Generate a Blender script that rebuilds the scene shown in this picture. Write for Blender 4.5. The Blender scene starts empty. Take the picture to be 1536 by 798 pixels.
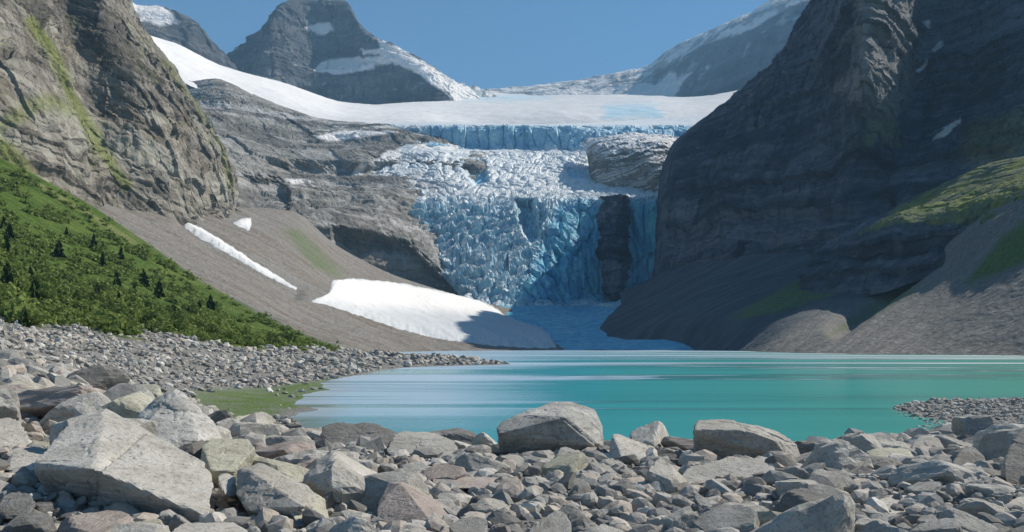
import bpy, bmesh, math, random
import numpy as np
from mathutils import Vector, Matrix, Euler
from mathutils.bvhtree import BVHTree

random.seed(7)
rng = np.random.default_rng(7)
SC = bpy.context.scene
COL = SC.collection
R = math.radians

# ------------------------------------------------------------------ camera frame
F, HC, YH, CX = 1330.0, 3.0, 518.0, 768.0      # focal length, eye height, horizon row, centre column (photo pixels)
SUN_AZ, SUN_EL = R(62), R(42)
SUN = Vector((math.sin(SUN_AZ) * math.cos(SUN_EL), math.cos(SUN_AZ) * math.cos(SUN_EL), math.sin(SUN_EL)))


def at(px, py, d):
    return np.array(((px - CX) / F * d, d, HC + (YH - py) / F * d))


def atz(px, d, z):
    return np.array(((px - CX) / F * d, d, z))


# ------------------------------------------------------------------ noise
_G = np.random.default_rng(11).normal(size=(256, 3))
_G /= np.linalg.norm(_G, axis=1)[:, None]
_RT = np.random.default_rng(12).random((4096, 4))


def _hash(i, j, k, seed):
    h = (i.astype(np.int64) * 374761393 + j.astype(np.int64) * 668265263 + k.astype(np.int64) * 2147483647 + seed * 974711)
    h = (h ^ (h >> 13)) * 1274126177
    return (h ^ (h >> 16)) & 0x7fffffff


def perlin(P, seed=0):
    P = np.asarray(P, float)
    I = np.floor(P).astype(np.int64)
    f = P - I
    u = f * f * f * (f * (f * 6 - 15) + 10)
    out = np.zeros(len(P))
    for a in (0, 1):
        for b in (0, 1):
            for c in (0, 1):
                g = _G[_hash(I[:, 0] + a, I[:, 1] + b, I[:, 2] + c, seed) & 255]
                d = g[:, 0] * (f[:, 0] - a) + g[:, 1] * (f[:, 1] - b) + g[:, 2] * (f[:, 2] - c)
                w = (u[:, 0] if a else 1 - u[:, 0]) * (u[:, 1] if b else 1 - u[:, 1]) * (u[:, 2] if c else 1 - u[:, 2])
                out += w * d
    return out * 1.5


def fbm(P, size, octv=4, gain=0.5, seed=0):
    s, a, out, tot = 1.0 / size, 1.0, 0, 0
    for o in range(octv):
        out = out + a * perlin(P * s, seed + o * 17)
        tot += a
        s *= 2.07
        a *= gain
    return out / tot


def ridged(P, size, octv=4, gain=0.5, seed=0):
    s, a, out, tot = 1.0 / size, 1.0, 0, 0
    for o in range(octv):
        out = out + a * (1 - 2 * np.abs(perlin(P * s, seed + o * 17)))
        tot += a
        s *= 2.1
        a *= gain
    return out / tot


def cells(P, size, seed=0):
    """Worley cells: returns a random value per cell, F1, F2 and a second random value."""
    Q = P / np.asarray(size, float)
    I = np.floor(Q - 0.5).astype(np.int64)
    f1 = np.full(len(Q), 9.0)
    f2 = np.full(len(Q), 9.0)
    v = np.zeros(len(Q))
    v2 = np.zeros(len(Q))
    for a in (0, 1):
        for b in (0, 1):
            for c in (0, 1):
                ci, cj, ck = I[:, 0] + a, I[:, 1] + b, I[:, 2] + c
                r = _RT[_hash(ci, cj, ck, seed) & 4095]
                d = (Q[:, 0] - ci - 0.12 - r[:, 0] * .76) ** 2 + (Q[:, 1] - cj - 0.12 - r[:, 1] * .76) ** 2 + (Q[:, 2] - ck - 0.12 - r[:, 2] * .76) ** 2
                n = d < f1
                f2 = np.where(n, f1, np.minimum(f2, d))
                v = np.where(n, r[:, 3], v)
                v2 = np.where(n, r[:, 0], v2)
                f1 = np.where(n, d, f1)
    return v, np.sqrt(f1), np.sqrt(f2), v2


def sstep(a, b, x):
    t = np.clip((x - a) / (b - a), 0, 1)
    return t * t * (3 - 2 * t)


# ------------------------------------------------------------------ object helpers
def link(o):
    COL.objects.link(o)
    return o


def tag(o, label=None, cat=None, group=None, kind=None):
    if label: o['label'] = label
    if cat: o['category'] = cat
    if group: o['group'] = group
    if kind: o['kind'] = kind
    return o


def empty(name, loc):
    o = bpy.data.objects.new(name, None)
    o.location = loc
    o.empty_display_size = .2
    return link(o)


def mesh_np(name, V, Fc, mat, smooth=False, attrs=None):
    """Mesh from numpy arrays: V (n,3), Fc (m,3 or 4)."""
    V = np.ascontiguousarray(V, np.float32)
    Fc = np.ascontiguousarray(Fc, np.int32)
    me = bpy.data.meshes.new(name)
    k = Fc.shape[1]
    me.vertices.add(len(V))
    me.vertices.foreach_set('co', V.ravel())
    me.loops.add(Fc.size)
    me.loops.foreach_set('vertex_index', Fc.ravel())
    me.polygons.add(len(Fc))
    me.polygons.foreach_set('loop_start', np.arange(0, Fc.size, k, dtype=np.int32))
    me.polygons.foreach_set('use_smooth', np.full(len(Fc), smooth))
    me.update(calc_edges=True)
    for n, a in (attrs or {}).items():
        at_ = me.attributes.new(n, 'FLOAT', 'POINT')
        at_.data.foreach_set('value', np.ascontiguousarray(a, np.float32))
    if mat: me.materials.append(mat)
    return me


def obj_np(name, V, Fc, mat, smooth=False, attrs=None, parent=None):
    o = bpy.data.objects.new(name, mesh_np(name, V, Fc, mat, smooth, attrs))
    if parent: o.parent = parent
    return link(o)


def grid_faces(nv, nu):
    i = np.arange(nv * nu).reshape(nv, nu)
    return np.stack([i[:-1, :-1], i[:-1, 1:], i[1:, 1:], i[1:, :-1]], -1).reshape(-1, 4)


def cr(C, n, axis):
    """Catmull-Rom resample along an axis to n samples; a little tension keeps it from overshooting."""
    C = np.moveaxis(C, axis, 0)
    m = len(C)
    t = np.linspace(0, m - 1, n)
    i = np.minimum(t.astype(int), m - 2)
    f = (t - i).reshape((-1,) + (1,) * (C.ndim - 1))
    p1, p2 = C[i], C[i + 1]
    p0, p3 = C[np.maximum(i - 1, 0)], C[np.minimum(i + 2, m - 1)]
    k = .42
    m1, m2 = (p2 - p0) * k, (p3 - p1) * k
    f2, f3 = f * f, f * f * f
    out = (2 * f3 - 3 * f2 + 1) * p1 + (f3 - 2 * f2 + f) * m1 + (-2 * f3 + 3 * f2) * p2 + (f3 - f2) * m2
    return np.moveaxis(out, 0, axis)


class Loft:
    """A terrain surface lofted through rows of (column, row, distance) stations."""
    def __init__(self, rows, nu, nv, near=1.0, edge_shift=0, pillar=False):
        if edge_shift:
            rows = [[(a + edge_shift * (0 if i < len(r) - 4 else .6 if i == len(r) - 4 else 1) * (k > 0), b_, d) for i, (a, b_, d) in enumerate(r)] for k, r in enumerate(rows)]
        if pillar:      # one more station on the pillar's right flank
            rows = [r[:6] + [(r[5][0] * .3 + r[6][0] * .7, r[5][1] * .3 + r[6][1] * .7, r[5][2] * .72 + r[6][2] * .28)] + r[6:] for r in rows]
        rows = [[(a, b_, d * near) for a, b_, d in r] for r in rows]
        G = np.array([[at(*p) for p in r] for r in rows])
        S = cr(cr(G, nv, 0), nu, 1)
        self.nv, self.nu = nv, nu
        self.S = S
        self.refresh()

    def refresh(self):
        S = self.S
        du = np.gradient(S, axis=1)
        dv = np.gradient(S, axis=0)
        N = np.cross(du, dv)
        N /= np.linalg.norm(N, axis=2)[:, :, None] + 1e-9
        cam = np.array((0, 0, HC))
        flip = (np.sum(N * (cam - S), axis=2).mean() < 0)
        if flip: N = -N
        self.N = N
        self.P = S.reshape(-1, 3)
        self.n = N.reshape(-1, 3)
        d = np.maximum(self.P[:, 1], 1)
        self.px = CX + self.P[:, 0] / d * F
        self.py = YH - (self.P[:, 2] - HC) / d * F
        uu, vv = np.meshgrid(np.linspace(0, 1, self.nu), np.linspace(0, 1, self.nv))
        self.u, self.v = uu.ravel(), vv.ravel()

    def move(self, off):
        """off: scalar along the normal, or an (n,3) offset."""
        if off.ndim == 1: off = self.n * off[:, None]
        self.S = (self.P + off).reshape(self.nv, self.nu, 3)
        self.refresh()

    def obj(self, name, mat, smooth=False, attrs=None):
        self.F = grid_faces(self.nv, self.nu)
        return obj_np(name, self.P, self.F, mat, smooth, attrs)

    def bvh(self):
        f = grid_faces(self.nv, self.nu)
        return BVHTree.FromPolygons([tuple(p) for p in self.P], [tuple(int(i) for i in q) for q in f])


def in_poly(px, py, poly):
    """Signed distance in photo pixels to a polygon: positive inside."""
    P = np.array(poly, float)
    ins = np.zeros(len(px), bool)
    best = np.full(len(px), 1e9)
    for (x0, y0), (x1, y1) in zip(P, np.roll(P, -1, 0)):
        c = ((y0 > py) != (y1 > py)) & (px < (x1 - x0) * (py - y0) / (y1 - y0 + 1e-12) + x0)
        ins ^= c
        dx, dy = x1 - x0, y1 - y0
        t = np.clip(((px - x0) * dx + (py - y0) * dy) / (dx * dx + dy * dy + 1e-9), 0, 1)
        best = np.minimum(best, np.hypot(px - x0 - t * dx, py - y0 - t * dy))
    return np.where(ins, best, -best)


CAM = Vector((0, 0, HC))


def ray(bvh, px, py):
    v = Vector(at(px, py, 100.0)) - CAM
    v.normalize()
    return bvh.ray_cast(CAM, v)


# ------------------------------------------------------------------ materials
class NB:
    def __init__(self, name):
        self.m = bpy.data.materials.new(name)
        self.m.use_nodes = True
        self.t = self.m.node_tree
        self.t.nodes.clear()
        self.out = self.n('ShaderNodeOutputMaterial')

    def n(self, typ, ins=None, **kw):
        nd = self.t.nodes.new(typ)
        for k, v in kw.items(): setattr(nd, k, v)
        for k, v in (ins or {}).items():
            s = nd.inputs[k]
            if isinstance(v, bpy.types.NodeSocket): self.t.links.new(v, s)
            else: s.default_value = v
        return nd

    def noise(self, vec, scale, detail=6, rough=.6, dist=0.0):
        return self.n('ShaderNodeTexNoise', {'Vector': vec, 'Scale': scale, 'Detail': detail, 'Roughness': rough, 'Distortion': dist}).outputs['Fac']

    def mapping(self, vec, scale=(1, 1, 1), rot=(0, 0, 0)):
        return self.n('ShaderNodeMapping', {'Vector': vec, 'Scale': scale, 'Rotation': rot}).outputs[0]

    def ramp(self, fac, stops, interp='LINEAR'):
        r = self.n('ShaderNodeValToRGB', {'Fac': fac})
        r.color_ramp.interpolation = interp
        e = r.color_ramp.elements
        while len(e) < len(stops): e.new(.5)
        for x, (p, c) in zip(e, stops):
            x.position = p
            x.color = (c, c, c, 1) if isinstance(c, (int, float)) else (*c, 1)
        return r.outputs['Color']

    def mix(self, fac, a, b, mode='MIX'):
        nd = self.n('ShaderNodeMix', data_type='RGBA', blend_type=mode)
        for s, v in ((nd.inputs[0], fac), (nd.inputs[6], a), (nd.inputs[7], b)):
            if isinstance(v, bpy.types.NodeSocket): self.t.links.new(v, s)
            else: s.default_value = (*v, 1) if isinstance(v, tuple) and len(v) == 3 else v
        return nd.outputs[2]

    def math(self, op, a, b=0.0, clamp=False):
        return self.n('ShaderNodeMath', {0: a, 1: b}, operation=op, use_clamp=clamp).outputs[0]

    def attr(self, name):
        return self.n('ShaderNodeAttribute', attribute_name=name).outputs['Fac']

    def pos(self):
        return self.n('ShaderNodeNewGeometry').outputs['Position']

    def surf(self, color, rough=.9, normal=None, spec=.2, **kw):
        ins = {'Base Color': color, 'Roughness': rough, 'Specular IOR Level': spec}
        if normal is not None: ins['Normal'] = normal
        ins.update(kw)
        b = self.n('ShaderNodeBsdfPrincipled', ins)
        self.t.links.new(b.outputs[0], self.out.inputs[0])
        return self.m

    def bump(self, h, dist, strength=1.0):
        return self.n('ShaderNodeBump', {'Height': h, 'Distance': dist, 'Strength': strength}).outputs[0]


SNOW = (.84, .81, .78)


def rock_mat(name, dark, mid, light, size, tilt=(0, 0, 0), strata=.5, stain=None, extra=None, snow=True, moss=True):
    b = NB(name)
    p = b.pos()
    n1 = b.noise(p, 1.0 / size, 8, .65)
    st = b.noise(b.mapping(p, (.12 / size, .12 / size, 3.2 / size), tilt), 1.0, 5, .7, .3)
    vt = b.noise(b.mapping(p, (2.2 / size, 2.2 / size, .18 / size), tilt), 1.0, 4, .65, .2)
    h = b.math('ADD', b.math('MULTIPLY', n1, 1 - strata), b.math('MULTIPLY', st, strata))
    h2 = b.math('ADD', b.math('MULTIPLY', h, .75), b.math('MULTIPLY', vt, .25))
    c = b.ramp(h2, [(.39, dark), (.5, mid), (.60, light)])
    if stain:
        sn = b.ramp(b.noise(p, .45 / size, 5, .6), [(.52, 0.0), (.64, .75)])
        c = b.mix(sn, c, stain)
    c = b.mix(b.ramp(b.noise(p, 9.0 / size, 4, .7), [(.3, .25), (.7, 0.0)]), c, (dark[0] * .5, dark[1] * .5, dark[2] * .5))
    if extra:
        c = b.mix(b.attr('extra'), c, extra)
    tn = b.attr('tone')
    c = b.mix(b.math('MULTIPLY', b.ramp(tn, [(.15, 1.0), (.5, 0.0)]), .72), c, (dark[0] * .45, dark[1] * .45, dark[2] * .45))
    c = b.mix(b.math('MULTIPLY', b.ramp(tn, [(.5, 0.0), (.9, 1.0)]), .65), c, (min(light[0] * 1.15, .45), min(light[1] * 1.15, .45), min(light[2] * 1.15, .45)))
    if moss:
        mc = b.ramp(b.noise(p, 4.0 / size, 5, .6), [(.35, (.09, .12, .030)), (.6, (.22, .24, .060))])
        c = b.mix(b.attr('moss'), c, mc)
    if snow:
        c = b.mix(b.attr('snow'), c, SNOW)
    bm = b.bump(b.math('ADD', h2, b.math('MULTIPLY', b.noise(p, 6.0 / size, 6, .7), .5)), size * .22, .8)
    return b.surf(c, .92, bm, .15)


M = {}
M['cliff'] = rock_mat('weathered_cliff_rock', (.105, .094, .078), (.255, .230, .192), (.42, .385, .33), 16, (0, R(-24), 0), .5, (.17, .135, .09))
M['bench'] = rock_mat('bench_rock', (.140, .134, .122), (.315, .302, .275), (.475, .462, .43), 26, (0, R(4), 0), .65, (.17, .15, .12))
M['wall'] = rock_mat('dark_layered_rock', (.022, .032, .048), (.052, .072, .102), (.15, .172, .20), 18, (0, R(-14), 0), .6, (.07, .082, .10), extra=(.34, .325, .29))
M['peak'] = rock_mat('peak_rock', (.035, .040, .050), (.080, .088, .102), (.18, .182, .185), 45, (0, R(3), 0), .4, (.15, .14, .13))
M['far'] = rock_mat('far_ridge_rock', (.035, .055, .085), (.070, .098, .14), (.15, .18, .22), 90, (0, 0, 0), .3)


def scree_mat(name, a, c, size, streak=(0, 0, 0), veg=True, stain=(.19, .145, .11)):
    b = NB(name)
    p = b.pos()
    fine = b.noise(p, 1.0 / size, 8, .75)
    st = b.noise(b.mapping(p, (.012, .10, .03), streak), 1.0, 5, .6, .2)
    col = b.mix(b.ramp(fine, [(.3, 0.0), (.7, 1.0)]), a, c)
    col = b.mix(b.ramp(st, [(.42, 0.0), (.66, .8)]), col, stain)
    v = b.n('ShaderNodeTexVoronoi', {'Vector': p, 'Scale': 1.3 / size}, feature='F1')
    sp = b.n('ShaderNodeSeparateColor', {0: v.outputs['Color']}).outputs[0]
    col = b.mix(b.math('MULTIPLY', b.ramp(sp, [(.84, 0.0), (.90, 1.0)]), .35), col, (.36, .355, .34))
    col = b.mix(b.math('MULTIPLY', b.ramp(sp, [(.08, 1.0), (.13, 0.0)]), .35), col, (.07, .068, .063))
    col = b.mix(b.attr('slate_shade'), col, b.mix(b.ramp(st, [(.4, 0.0), (.62, 1.0)]), (.042, .060, .082), (.085, .110, .138)))  # wall's shade on the scree, mixed into its colour as dark blue
    if veg:
        mc = b.ramp(b.noise(p, 1.2 / size, 5, .6), [(.35, (.060, .115, .028)), (.62, (.135, .20, .055))])
        col = b.mix(b.attr('moss'), col, mc)
    bm = b.bump(b.math('ADD', fine, b.math('MULTIPLY', v.outputs['Distance'], .3)), size * .9, .8)
    return b.surf(col, .95, bm, .1)


M['scree'] = scree_mat('scree_left', (.195, .185, .168), (.32, .305, .278), 2.2, (0, 0, R(40)))
M['scree_r'] = scree_mat('scree_right', (.185, .178, .165), (.25, .242, .228), 2.2, (0, 0, R(-50)), stain=(.19, .182, .168))
M['shore'] = scree_mat('shore_gravel', (.13, .128, .118), (.31, .30, .28), .16, (0, 0, 0), True, (.21, .20, .18))

b = NB('meadow_grass')
p = b.pos()
n1 = b.noise(p, .06, 6, .65)
n2 = b.noise(b.mapping(p, (.03, .22, .1), (0, 0, R(35))), 1.0, 5, .65, .4)
n3 = b.noise(p, 1.1, 5, .7)
c = b.ramp(b.math('ADD', b.math('MULTIPLY', n1, .4), b.math('MULTIPLY', n2, .6)), [(.36, (.060, .110, .020)), (.48, (.11, .175, .034)), (.6, (.19, .245, .058))])
c = b.mix(b.ramp(n3, [(.35, .55), (.62, 0.0)]), c, (.022, .045, .008))
c = b.mix(b.attr('dry'), c, (.24, .25, .10))
c = b.mix(b.attr('stone'), c, (.24, .23, .21))
M['meadow'] = b.surf(c, .95, b.bump(b.math('ADD', n3, n2), 1.2, 1.0), .1)

# snow and ice
b = NB('snow')
p = b.pos()
n1 = b.noise(p, .02, 6, .6)
n2 = b.noise(p, .35, 6, .7)
c = b.mix(b.ramp(n1, [(.45, 0.0), (.75, .6)]), SNOW, (.76, .77, .78))
c = b.mix(b.math('MULTIPLY', b.attr('dirt'), .7), c, (.40, .44, .47))
c = b.mix(b.math('MULTIPLY', b.ramp(n2, [(.48, 0.0), (.66, .6)]), b.attr('dirt')), c, (.36, .39, .42))
c = b.mix(b.attr('blue'), c, b.mix(n2, (.20, .46, .62), (.55, .72, .78)))
M['snow'] = b.surf(c, .7, b.bump(b.math('ADD', n1, b.math('MULTIPLY', n2, .25)), 2.5, .5), .2)

b = NB('glacier_ice')
p = b.pos()
n1 = b.noise(p, .05, 7, .65)
n2 = b.noise(p, .4, 5, .7)
ice = b.ramp(b.math('ADD', b.math('MULTIPLY', n1, .5), b.math('MULTIPLY', b.noise(b.mapping(p, (.12, .12, .012)), 1.0, 5, .6), .5)),
             [(.36, (.07, .27, .48)), (.5, (.22, .50, .66)), (.63, (.50, .72, .78))])
ice = b.mix(b.attr('teal'), ice, (.12, .40, .42))
fir = b.ramp(n2, [(.32, (.50, .56, .60)), (.6, (.78, .80, .80))])
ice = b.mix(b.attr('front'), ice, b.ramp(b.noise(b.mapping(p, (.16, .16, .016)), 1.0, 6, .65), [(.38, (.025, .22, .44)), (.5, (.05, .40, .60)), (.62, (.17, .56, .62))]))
c = b.mix(b.attr('firn'), ice, fir)
c = b.mix(b.attr('debris'), c, (.22, .21, .19))
M['ice'] = b.surf(c, .55, b.bump(b.math('ADD', n1, b.math('MULTIPLY', n2, .3)), 3.0, .7), .3)

# lake
b = NB('lake_water')
p = b.pos()
sx = b.n('ShaderNodeSeparateXYZ', {0: p})
band = b.noise(b.mapping(p, (.006, .055, 1), (0, 0, R(-2))), 1.0, 6, .65, .9)
fine = b.noise(b.mapping(p, (.5, 1.6, 1)), 1.0, 4, .6)
big = b.noise(b.mapping(p, (.05, .16, 1)), 1.0, 4, .6)
right = b.n('ShaderNodeMapRange', {'Value': b.math('DIVIDE', sx.outputs[0], b.math('ADD', sx.outputs[1], 5.0)), 'From Min': -.05, 'From Max': .55}).outputs[0]
col = b.mix(right, (.036, .265, .312), (.080, .280, .222))
shal = b.attr('shallow')
col = b.mix(shal, col, (.060, .110, .050))
bm = b.bump(b.math('ADD', b.math('MULTIPLY', fine, .35), big), .10, .25)
dif = b.n('ShaderNodeBsdfDiffuse', {'Color': col})
calm = b.attr('calm')
far = b.n('ShaderNodeMapRange', {'Value': sx.outputs[1], 'From Min': 95.0, 'From Max': 260.0}).outputs[0]
band2 = b.noise(b.mapping(p, (.0035, .05, 1), (0, 0, R(3))), 1.0, 4, .6, .2)
far = b.math('MULTIPLY', far, b.ramp(band2, [(.44, 0.0), (.52, 1.0)]))
rr = b.mix(calm, b.ramp(band, [(.55, .05), (.60, .40)]), b.ramp(band, [(.40, .12), (.46, .28), (.52, .48)]))
rr = b.mix(far, rr, (.42, .42, .42))
glo = b.n('ShaderNodeBsdfGlossy', {'Color': (.95, .97, 1, 1), 'Roughness': rr, 'Normal': bm})
fr = b.n('ShaderNodeFresnel', {'IOR': 1.55, 'Normal': bm}).outputs[0]
k = b.mix(calm, b.ramp(band, [(.46, .28), (.54, .42), (.575, .9)]), b.ramp(band, [(.40, .66), (.50, 1.0)]))
k = b.mix(far, k, (.85, .85, .85))
fac = b.math('MULTIPLY', fr, k, True)
ms = b.n('ShaderNodeMixShader', {0: fac, 1: dif.outputs[0], 2: glo.outputs[0]})
b.t.links.new(ms.outputs[0], b.out.inputs[0])
M['water'] = b.m


def boulder_mat(name, dark, mid, light, warm):
    b = NB(name)
    tc = b.n('ShaderNodeTexCoord').outputs['Object']
    oi = b.n('ShaderNodeObjectInfo')
    v = b.n('ShaderNodeVectorMath', {0: tc, 1: oi.outputs['Location']}, operation='ADD').outputs[0]
    n1 = b.noise(v, 1.6, 8, .62)
    lay = b.noise(b.mapping(v, (.8, .8, 9), (R(25), R(20), 0)), 1.0, 5, .65, .3)
    n2 = b.noise(v, 14, 6, .7)
    n3 = b.noise(v, 70, 3, .7)
    h = b.math('ADD', b.math('MULTIPLY', n1, .55), b.math('MULTIPLY', lay, .45))
    c = b.ramp(h, [(.36, dark), (.5, mid), (.63, light)])
    rv = oi.outputs['Random']
    c = b.mix(b.math('MULTIPLY', rv, .55), c, warm)
    c = b.mix(b.ramp(n2, [(.53, 0.0), (.66, .62)]), c, (.075, .072, .064))
    c = b.mix(b.ramp(n3, [(.54, 0.0), (.66, .5)]), c, (.56, .545, .50))
    c = b.mix(b.ramp(n3, [(.30, .55), (.44, 0.0)]), c, (.08, .077, .07))
    c = b.mix(b.math('MULTIPLY', b.ramp(b.noise(v, 3.1, 5, .6), [(.57, 0.0), (.68, 1.0)]), .35), c, (.22, .175, .125))
    hh = b.math('ADD', b.math('MULTIPLY', n2, .5), b.math('ADD', h, b.math('MULTIPLY', n3, .12)))
    return b.surf(c, .9, b.bump(hh, .07, .75), .2)


M['pale'] = boulder_mat('pale_boulder', (.28, .268, .24), (.46, .442, .40), (.60, .58, .535), (.48, .43, .36))
M['grey'] = boulder_mat('grey_boulder', (.19, .184, .168), (.345, .335, .308), (.50, .485, .45), (.38, .34, .28))
M['slate_shade'] = boulder_mat('dark_boulder', (.075, .075, .074), (.15, .149, .144), (.26, .256, .246), (.18, .16, .135))
M['pink'] = boulder_mat('pinkish_boulder', (.20, .165, .145), (.32, .27, .24), (.42, .37, .33), (.36, .29, .25))
M['buff'] = boulder_mat('buff_boulder', (.25, .24, .19), (.42, .40, .32), (.54, .52, .43), (.44, .42, .30))


def simple_mat(name, a, c, scale, rough=.9, bump=0.0, coord='Object', trans=0.0):
    b = NB(name)
    tc = b.n('ShaderNodeTexCoord').outputs[coord] if coord == 'Object' else b.pos()
    oi = b.n('ShaderNodeObjectInfo').outputs['Random']
    n = b.noise(tc, scale, 4, .65)
    col = b.mix(b.ramp(n, [(.32, 0.0), (.68, 1.0)]), a, c)
    col = b.mix(b.math('MULTIPLY', oi, .35), col, tuple(x * .6 for x in a))
    m = b.surf(col, rough, b.bump(n, bump, .6) if bump else None, .15)
    if trans:
        tl = b.n('ShaderNodeBsdfTranslucent', {'Color': col})
        src = b.out.inputs[0].links[0].from_socket
        mx = b.n('ShaderNodeMixShader', {0: trans, 1: src, 2: tl.outputs[0]})
        b.t.links.new(mx.outputs[0], b.out.inputs[0])
    return m


M['leaf'] = simple_mat('shrub_leaves', (.135, .195, .048), (.27, .325, .095), 1.3, trans=.35)
M['leaf2'] = simple_mat('dark_shrub_leaves', (.070, .110, .028), (.150, .200, .055), 1.3, trans=.3)
M['needle'] = simple_mat('conifer_needles', (.030, .055, .016), (.062, .098, .028), 1.5)
M['bark'] = simple_mat('bark', (.06, .045, .035), (.13, .105, .08), 6)

b = NB('rubble_stone')
p = b.pos()
rc = b.attr('tone')
c = b.ramp(rc, [(0, (.10, .098, .092)), (.25, (.24, .232, .215)), (.55, (.40, .385, .35)), (.8, (.42, .36, .30)), (1, (.62, .60, .55))])
c = b.mix(b.ramp(b.noise(p, 9, 6, .7), [(.45, 0.0), (.7, .55)]), c, (.12, .115, .105))
M['rubble'] = b.surf(c, .92, b.bump(b.noise(p, 12, 6, .7), .04, .6), .15)

# ------------------------------------------------------------------ terrain displacement recipes
def tilt_pts(P, ax, ay):
    """Rotate points so that tilted rock layers become level."""
    m = np.array(Euler((ax, ay, 0)).to_matrix())
    return P @ m.T


def ihash(i, j, seed):
    i, j = i.astype(np.int64), j.astype(np.int64)
    return _RT[_hash(i, j, i * 0, seed) & 4095]


def craggy(L, big, size, tilt=(0, 0), layer=12.0, amp_layer=1.5, blocks=1.0, seed=0, edge=None, vertical=1.0):
    P = L.P
    nm = L.n.mean(0)
    tx, ty = -nm[1], nm[0]
    k = 1.0 / (math.hypot(tx, ty) + 1e-9)
    w = np.stack([fbm(P, size * .5, 4, .55, seed + 3 + q) for q in range(3)], 1) * size * .13
    Q = tilt_pts(P, *tilt) + w
    al = (Q[:, 0] * tx + Q[:, 1] * ty) * k                          # distance along the face
    h = big * fbm(P, size, 6, .55, seed) + big * .45 * ridged(P * np.array((1, 1, .35)), size * .45, 4, .55, seed + 5) * vertical
    tone = np.zeros(len(P))
    # beds of rock broken by joints: each block stands out by its own amount, in three sizes
    for s, ka, kb in ((2.6, 1.0, 1.0), (1.0, .75, .6), (.38, .42, .34)):
        T = layer * s
        zz = Q[:, 2] / T + .35 * fbm(P, size * .35, 3, .6, seed + 40)
        i = np.floor(zz)
        r0, r1 = ihash(i, i * 0, seed + 9), ihash(i + 1, i * 0, seed + 9)
        fr = sstep(.8, 1.0, zz - i)
        h = h + amp_layer * ka * ((r0[:, 0] * (1 - fr) + r1[:, 0] * fr) - .5) * 2
        wj = T * (.7 + 1.8 * r0[:, 1])
        aa = al / wj + r0[:, 2] * 7
        j = np.floor(aa)
        b0 = ihash(i, j, seed + 21)
        f = aa - j
        gate = sstep(-.25, .25, fbm(P, size * .6, 3, .5, seed + 50 + int(s * 7)))
        h = h + blocks * kb * T * .26 * gate * ((b0[:, 0] - .5) + (b0[:, 1] - .5) * (f - .5) * 1.2)
        tone = tone + (.55, .45, .4)[(2.6, 1.0, .38).index(s)] * ((r0[:, 3] * (1 - fr) + r1[:, 3] * fr - .5) + .8 * (b0[:, 3] - .5)) - .5 * sstep(.09, 0, f) * (b0[:, 2] > .5) - .45 * sstep(.16, 0, zz - i) * (r0[:, 0] > .4)
        h = h - blocks * kb * T * .10 * gate * (sstep(.07, 0, f) + sstep(.12, 0, zz - i)) * (b0[:, 2] > .35)
    v, f1, f2, _ = cells(Q, (layer * .8, layer * .8, layer * .9), seed + 31)
    h = h + blocks * (v - .5) * layer * .12
    h = h + blocks * layer * .10 * fbm(P, layer * .8, 4, .65, seed + 60)
    if edge is not None: h = h * edge
    L.move(h)
    L.tone = np.clip(.5 + .55 * tone, 0, 1)
    return L


def steep(L):
    return np.abs(L.n[:, 2])


TERR = {}

# ---- far ridge on the right of the saddle
L = Loft([
    [(620, 175, 3600), (760, 172, 3600), (900, 170, 3500), (1000, 172, 3350), (1080, 172, 3200), (1160, 180, 3000), (1260, 190, 2800), (1420, 200, 2700)],
    [(620, 150, 3900), (760, 148, 3900), (890, 142, 3800), (985, 132, 3600), (1050, 115, 3400), (1130, 95, 3200), (1230, 80, 3000), (1420, 60, 2900)],
    [(620, 138, 4200), (760, 134, 4200), (880, 121, 4150), (965, 104, 4050), (1010, 76, 3850), (1090, 38, 3600), (1180, 0, 3400), (1400, -60, 3300)],
    [(620, 160, 4800), (760, 140, 4800), (880, 126, 4700), (965, 115, 4600), (1020, 95, 4500), (1100, 60, 4300), (1200, 30, 4200), (1400, -20, 4200)],
], 420, 220)
craggy(L, 26, 500, (0, 0), 60, 5, .35, 1)
top = in_poly(L.px + 10 * fbm(L.P, 120, 3, .6, 5), L.py + 6 * fbm(L.P, 90, 3, .6, 6),
              [(690, 120), (760, 128), (880, 112), (960, 96), (1000, 68), (1060, 35), (1110, 22), (1170, -10), (1240, -60), (1270, -40), (1190, 10), (1120, 45), (1050, 70), (1010, 92), (960, 118), (870, 135), (760, 143), (690, 145)])
sn = np.clip(sstep(-3, 3, top) * (.35 + .9 * sstep(-.15, .25, fbm(L.P, 60, 4, .6, 8))), 0, 1)
low = in_poly(L.px, L.py, [(600, 160), (700, 138), (970, 118), (1060, 100), (1000, 160), (900, 200), (600, 200)])
sn = np.maximum(sn, sstep(-.5, .5, (low - 4) / 12 + 2.2 * fbm(L.P * np.array((1, 1, .5)), 70, 5, .65, 10)) * .9)
sn = np.maximum(sn, .5 * sstep(.15, .4, fbm(L.P * np.array((1, 1, .4)), 110, 4, .6, 9)) * sstep(150, 60, L.py))
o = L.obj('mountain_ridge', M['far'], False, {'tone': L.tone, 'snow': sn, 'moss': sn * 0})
tag(o, 'hazy blue far ridge with snowy crest beyond the glacier saddle', 'mountain', kind='structure')

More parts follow.
